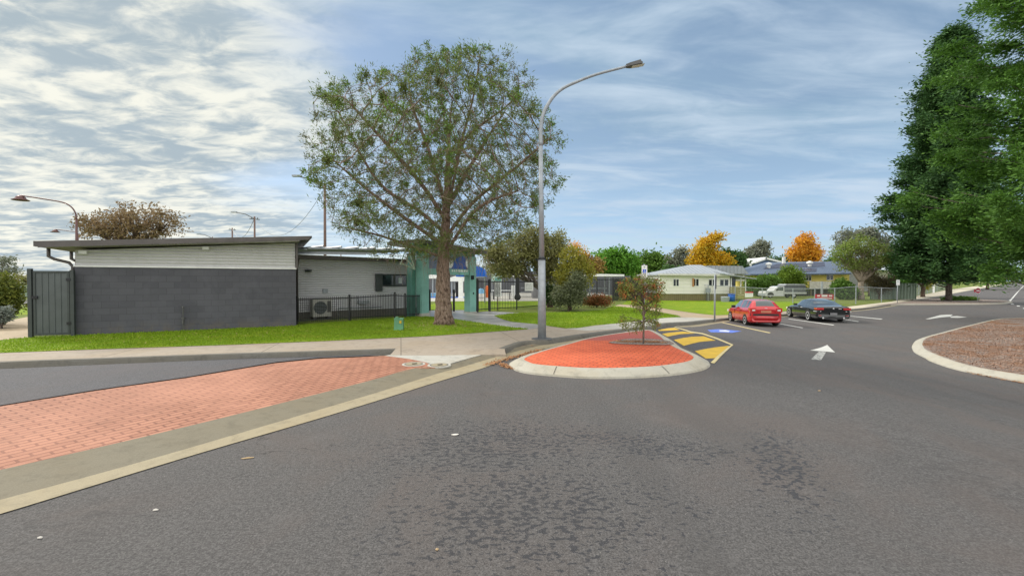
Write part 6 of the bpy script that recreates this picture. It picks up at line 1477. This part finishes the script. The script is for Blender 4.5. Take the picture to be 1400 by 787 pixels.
    order = sorted(range(n), key=lambda i: -rad[i])
    for i in order:
        if i in done: continue
        chain = [parent[i], i]; done.add(i); c = i
        while ch[c]:
            nx = max(ch[c], key=lambda q: rad[q]); 
            if nx in done: break
            chain.append(nx); done.add(nx); c = nx
        pts = [Vector(NN[q]) for q in chain]; rs = [float(min(rad[q], rad[chain[1]] * 1.05)) for q in chain]; rs[-1] *= .6
        r0 = rs[1]; (mt if r0 > lim else ml).tube(pts, rs, 8 if r0 > .06 else (5 if r0 > .02 else 3), False)
    print('pine nodes', n, 'tips', len(tips))
    M['pine_bark'] = mk_bark('pine_bark', (.19, .125, .095), (.32, .24, .195), (11, 11, 5), .7); M['twig'] = plain('twig_bark', (.27, .20, .16), .9)
    part('trunk', mt, M['pine_bark'], t, True)
    T = NN[tips]; outd = unit(T - np.array([nodes[parent[i]] for i in tips]))
    extra = [i for i in range(ntrunk, n) if rad[i] < .016 and ch[i] and rng.uniform() < .30]; T2 = NN[extra]; o2 = unit(T2 - np.array([nodes[parent[i]] for i in extra]))
    c, u, v = leaves_at(T, 34, .125, .060, .013, rng, 0, outd); c2_, u2, v2_ = leaves_at(T2, 15, .10, .055, .012, rng, 0, o2)
    ML = mk_leaf('pine_needles', (.11, .13, .045), (.16, .20, .055), (.13, .105, .06), .8, .15)
    leaf_mesh('needles', np.concatenate([c, c2_]), np.concatenate([u, u2]), np.concatenate([v, v2_]), ML, b, t)
    # full clumps at the outer ends of the boughs
    cc = np.array((b.x, b.y, 6.3)); q = (T - cc) / np.array((5.0, 4.6, 4.3)); outer = np.linalg.norm(q, axis=1) > .72; pick = outer & (rng.uniform(0, 1, len(T)) < .42)
    c, u, v = leaves_at(T[pick] + np.array((0, 0, .05)), 60, .27, .065, .014, rng, -.15, outd[pick])
    leaf_mesh('needle_clumps', c, u, v, mk_leaf('pine_clump', (.12, .17, .04), (.20, .29, .05), (.08, .10, .035), .7, .2), b, t)
    # bright fresh tufts and dry brown patches
    sel = (T[:, 2] > 5) & (np.sin(T[:, 0] * 1.3 + 2) * np.sin(T[:, 2] * 1.6 + T[:, 1]) > .25); sel |= (T[:, 2] > 9.6) | ((T[:, 0] > b.x + 3.4) & (rng.uniform(0, 1, len(T)) < .5)); c, u, v = leaves_at(T[sel], 32, .15, .065, .016, rng, 0, outd[sel])
    leaf_mesh('fresh_needles', c, u, v, mk_leaf('pine_fresh', (.11, .22, .03), (.19, .34, .04), (.06, .12, .025), .8, .2), b, t)
    sel = (np.sin(T2[:, 0] * .9 + 4) * np.sin(T2[:, 2] * 1.1 + 1) > .05); c, u, v = leaves_at(T2[sel], 9, .20, .08, .009, rng, .3)
    leaf_mesh('dry_needles', c, u, v, mk_leaf('pine_dry', (.17, .13, .09), (.26, .19, .12), (.11, .08, .05), .8, .1), b, t)
    # lower drooping dead twigs round the first fork
    dm = ml
    for q in range(150):
        s = Vector(dep(rng.uniform(535, 668), rng.uniform(340, 362), Y)) + Vector((0, rng.uniform(-1.4, 1.4), 0)); e_ = s + Vector((rng.normal() * .25, rng.normal() * .25, -rng.uniform(.15, .8))); bough(dm, s, e_, .008, .003, (rng.normal() * .1, 0, .1), rng, 3, 3)
    part('twigs', dm, M['twig'], t)
pine()

# ------------------------------------------------------------------ conifers on the right
def side_(d): return np.array((-d[1], d[0], 0.))
def conifer(name, label, base, prof, Y, px_axis, ztop, dens, leaf, mat, tone, seed, az0=R(95), az1=R(345), gap=0.33, trunk_r=.4, hem=None, plume=2.4, fan=80):
    rng = np.random.default_rng(seed); k = Y / F; t = thing(name, label, 'tree', base); hemz = dep(px_axis, hem, Y).z
    zs = np.array([dep(px_axis, p[0], Y).z for p in prof]); rs = np.array([p[1] * k for p in prof]); o = np.argsort(zs); zs, rs = zs[o], rs[o]
    mt = MB(); mt.tube([base - Vector((0, 0, .2)), Vector((base.x, base.y, base.z + (ztop - base.z) * .5)), Vector((base.x, base.y, ztop))], [trunk_r * 1.15, trunk_r * .7, .05], 12)
    C_, U, V = [], [], []; z = zs[0] + .2; a = 0; ga = 2.39996
    while z < ztop - .3:
        nb = dens
        for q in range(nb):
            a += ga + rng.normal() * .2; az = az0 + (a % (2 * math.pi)) / (2 * math.pi) * (az1 - az0)
            Rr = float(np.interp(z, zs, rs)) * (rng.uniform(.45, .80) if rng.uniform() < .5 else (rng.uniform(.82, 1.0) if rng.uniform() < .75 else 1.12)); d = np.array((math.cos(az), math.sin(az), 0.)); root = np.array((base.x, base.y, z - Rr * .22)); tip = root + d * Rr + np.array((0, 0, Rr * .24 + rng.uniform(-.2, .5)))
            P = bough(mt, root, tip, .05 + .010 * Rr, .015, (0, 0, -Rr * .07), rng, 4, 7)
            nf = int(rng.integers(5, 8)) + int(Rr > 6); fs = np.concatenate([[1.0], rng.uniform(max(.25, 1 - 6.5 / max(Rr, 1)), .96, nf)])
            for ff in fs:
                if P[min(7, int(ff * 7))].z < hemz: continue
                q_ = min(6, int(ff * 7)); ctr = np.array(P[q_].lerp(P[q_ + 1], min(1, ff * 7 - q_))); fr = plume * rng.uniform(.13, .24) * (1.0 if ff < .99 else .8); ln_ = plume * rng.uniform(.3, .5)
                per = int(fan * rng.uniform(.7, 1.3)); gg = rng.normal(size=(per, 3)); along = gg[:, :1] * ln_ * .55; off = d[None] * along + side_(d)[None] * gg[:, 1:2] * fr * .75 + np.array((0, 0, 1.))[None] * (gg[:, 2:3] * fr * .75 - np.abs(gg[:, 1:2]) * fr * .35 - .1)
                dd = unit(d[None] * .7 + side_(d)[None] * gg[:, 1:2] * .8 + rng.normal(size=(per, 3)) * .35 + np.array((0, 0, -.25 + .5 * (ff > .99)))); w = unit(np.cross(dd, rand_dirs(per, rng))); sc = rng.uniform(.6, 1.3, (per, 1))
                C_.append(ctr + off); U.append(dd * leaf * sc); V.append(w * leaf * .34 * sc)
        z += gap * rng.uniform(.8, 1.2)
    leaf_mesh('crown', np.concatenate(C_), np.concatenate(U), np.concatenate(V), mat, base, t); part('trunk', mt, B_brown if False else B_grey, t, True); print(name, sum(len(c) for c in C_)); return t
L_con = mk_leaf('conifer_dark', (.045, .115, .035), (.08, .17, .04), (.022, .06, .025), .35, .15); L_con2 = mk_leaf('conifer_bright', (.06, .15, .025), (.14, .29, .035), (.03, .075, .02), .30, .2)
bB = at(1297, 411, .13)
conifer('conifer_tree', 'dark conifer with its straight trunk rising from the splitter island', bB, [(384, 48), (372, 64), (345, 66), (320, 60), (290, 66), (262, 62), (230, 52), (190, 46), (140, 36), (90, 22), (40, 4)], bB.y, 1297, dep(1297, 42, bB.y).z, 4, .22, L_con, 1.0, 61, gap=.62, trunk_r=.28, plume=2.9, fan=170, hem=377)
YA = 27; bA = far_base(1512, YA); bA.z -= .1
conifer('conifer_tree', 'huge bright green conifer whose crown fills the right edge of the view', bA, [(386, 100), (378, 130), (360, 160), (300, 182), (250, 196), (200, 190), (150, 180), (90, 165), (40, 152), (0, 142), (-80, 118), (-200, 90), (-330, 40), (-420, 5)], YA, 1512, dep(1512, -420, YA).z, 3, .13, L_con2, 1.35, 62, R(110), R(300), .46, .5, plume=2.2, fan=230, hem=381)
# ------------------------------------------------------------------ small ground things
def blades(name, poly, dens, hgt, mat, seed, dz, maxn=60000):
    rng = np.random.default_rng(seed); P = [(p.x, p.y) for p in poly]; xs = [p[0] for p in P]; ys = [p[1] for p in P]; area = (max(xs) - min(xs)) * (max(ys) - min(ys)); n = int(min(maxn, area * dens))
    x = rng.uniform(min(xs), max(xs), n); y = rng.uniform(min(ys), max(ys), n); ins = np.zeros(n, bool); j = len(P) - 1
    for i in range(len(P)):
        xi, yi = P[i]; xj, yj = P[j]; c = ((yi > y) != (yj > y)) & (x < (xj - xi) * (y - yi) / ((yj - yi) or 1e-9) + xi); ins ^= c; j = i
    x, y = x[ins], y[ins]; n = len(x); z = np.array([H(a, b) + dz for a, b in zip(x, y)]); s = rng.uniform(.5, 1.3, n) * hgt; c = np.stack([x, y, z + s * .45], 1)
    u = np.stack([rng.normal(size=n) * .35, rng.normal(size=n) * .35, np.ones(n)], 1) * (s * .5)[:, None]; a = rng.uniform(0, 6.28, n); v = np.stack([np.cos(a), np.sin(a), 0 * a], 1) * (hgt * .22)
    o = leaf_mesh(name, c, u, v, mat, (0, 0, 0)); o['kind'] = 'stuff'; o['label'] = 'short mown grass'; o['category'] = 'grass'; return o
gm = mk_leaf('grass_blade', (.16, .28, .008), (.27, .40, .02), (.13, .20, .01), 1.2, .25)
blades('grass', G([(0, 465.2), (44, 461), (104, 458), (250, 451), (405, 444), (577, 432), (620, 436), (652, 441), (700, 447.6), (723, 450), (660, 454.5), (580, 460), (440, 466.5), (300, 472), (150, 477), (0, 482.6)], LAND), 420, .045, gm, 71, LAND + .01)
blades('grass', rl, 260, .05, gm, 72, LAND + .01, 40000)
# dead leaves along the kerbs
def litter(name, line, spread, n, seed, label, cols):
    rng = np.random.default_rng(seed); L = resample([Vector(p) for p in line], .05); idx = rng.integers(0, len(L), n); p = np.array([[L[i].x, L[i].y, 0] for i in idx]) + np.concatenate([rng.normal(size=(n, 2)) * spread, np.zeros((n, 1))], 1)
    z = np.array([H(a, b) for a, b in p[:, :2]]) + rng.uniform(.012, .03, n) + float(line[0][2] - H(line[0][0], line[0][1])); p[:, 2] = z; d = rand_dirs(n, rng); d[:, 2] *= .25; d = unit(d); w = unit(np.cross(d, np.tile((0, 0, 1.), (n, 1)) + rng.normal(size=(n, 3)) * .3)); s = rng.uniform(.012, .03, (n, 1))
    o = leaf_mesh(name, p, d * s, w * s * .5, mk_leaf(name + '_mat', *cols, 4, 0), (0, 0, 0)); o['kind'] = 'stuff'; o['label'] = label; o['category'] = 'leaf litter'
LC = ((.34, .15, .06), (.50, .26, .12), (.16, .08, .04))
litter('leaf_litter', G([(686, 498), (691, 501.5), (720, 508), (763, 513), (806, 515), (845, 514.5)], .0), .045, 1500, 81, 'brown leaves drifted along the island kerb', LC)
litter('leaf_litter', G([(668, 499), (690, 492), (714, 486), (740, 478.5)], .01), .07, 900, 82, 'brown leaves in the gap beside the island tip', LC)
litter('leaf_litter', G([(696, 476), (712, 473), (726, 472)], .02), .08, 380, 83, 'brown leaves in the gutter by the lamp post', LC)
litter('leaf_litter', G([(930, 506), (900, 512), (870, 514)], .0), .03, 220, 84, 'few leaves along the island nose', LC)
litter('leaf_litter', G([(845, 467), (862, 467.5), (885, 467.5), (905, 468.5)], .13), .11, 1100, 85, 'brown mulch leaves round the bottlebrush', LC)
litter('leaf_litter', G([(1296, 501), (1340, 513), (1400, 524.5), (1440, 531)], 0), .035, 500, 86, 'brown leaves along the roundabout kerb', LC)
# bark chips on the right island
rng = np.random.default_rng(9); n = 26000; cx = np.array([[p.x, p.y] for p in ri]); n = 110000; p2 = np.stack([rng.uniform(cx[:, 0].min(), 26, n), rng.uniform(cx[:, 1].min(), cx[:, 1].max(), n)], 1); ins = np.zeros(n, bool); j = len(cx) - 1
for i in range(len(cx)):
    xi, yi = cx[i] * .985 + cx.mean(0) * .015; xj, yj = cx[j] * .985 + cx.mean(0) * .015; cc = ((yi > p2[:, 1]) != (yj > p2[:, 1])) & (p2[:, 0] < (xj - xi) * (p2[:, 1] - yi) / ((yj - yi) or 1e-9) + xi); ins ^= cc; j = i
p2 = p2[ins]; near = (p2[:, 0] < 26) ; p2 = p2[near]; n = len(p2); z = np.array([H(a, b) + .145 for a, b in p2]); c = np.stack([p2[:, 0], p2[:, 1], z + rng.uniform(0, .015, n)], 1); d = rand_dirs(n, rng); d[:, 2] *= .25; d = unit(d); w = unit(np.cross(d, (0, 0, 1.))); s = rng.uniform(.015, .05, (n, 1))
o = leaf_mesh('bark_chips', c, d * s, w * s * .35, mk_leaf('bark_chip', (.22, .125, .08), (.40, .29, .23), (.22, .085, .03), .5, 0), (0, 0, 0)); o['kind'] = 'stuff'; o['label'] = 'loose bark chips on the roundabout island'; o['category'] = 'bark mulch'
# scraps on the road
def scrap(px, py, l, w_, mat, label, name='litter_scrap', rot=0.2):
    p = at(px, py, .004); rr = random.Random(px); V = []; k = 9
    for i in range(k):
        a = 2 * math.pi * i / k; V.append((l * math.cos(a) * rr.uniform(.8, 1.1), w_ * math.sin(a) * rr.uniform(.8, 1.1)))
    c, s = math.cos(rot), math.sin(rot); m = MB(); top_ = [(p.x + x * c - y * s, p.y + x * s + y * c, p.z + .006) for x, y in V]; bot = [(p.x + (x * c - y * s) * .9, p.y + (x * s + y * c) * .9, p.z) for x, y in V]
    m.add(top_ + bot + [(p.x, p.y, p.z + .014)], [(i, (i + 1) % k, 2 * k) for i in range(k)] + [(i + k, (i + 1) % k + k, (i + 1) % k, i) for i in range(k)]); single(name, m, mat, p, label, 'litter')
wm = plain('white_scrap', (.72, .68, .62), .7); tm = plain('tan_leaf', (.50, .36, .20), .7)
scrap(622.5, 594, .045, .022, wm, 'small white scrap of paper on the asphalt, centre of the road')
scrap(597.5, 751, .012, .009, tm, 'tiny cream scrap on the asphalt near the bottom centre')
scrap(339, 626, .065, .010, tm, 'narrow tan leaf lying on the asphalt by the kerb', 'fallen_leaf', .3)
scrap(213, 697, .022, .008, wm, 'small white chip on the asphalt at lower left')
scrap(55, 735, .018, .007, wm, 'white chip in the bottom left corner of the road')
scrap(1120, 534, .03, .012, tm, 'pale leaf lying on the asphalt before the arrow', 'fallen_leaf')
litter('leaf_litter', G([(560, 444), (600, 444.5), (640, 446)], LAND + .02), .8, 900, 87, 'fallen needles and cones on the lawn under the pine', ((.26, .18, .09), (.38, .27, .13), (.14, .10, .06)))
litter('leaf_litter', G([(40, 470), (200, 462), (400, 455)], LAND + .02), .7, 260, 88, 'scattered dry leaves on the lawn by the block wall', ((.34, .24, .10), (.46, .34, .16), (.18, .12, .06)))
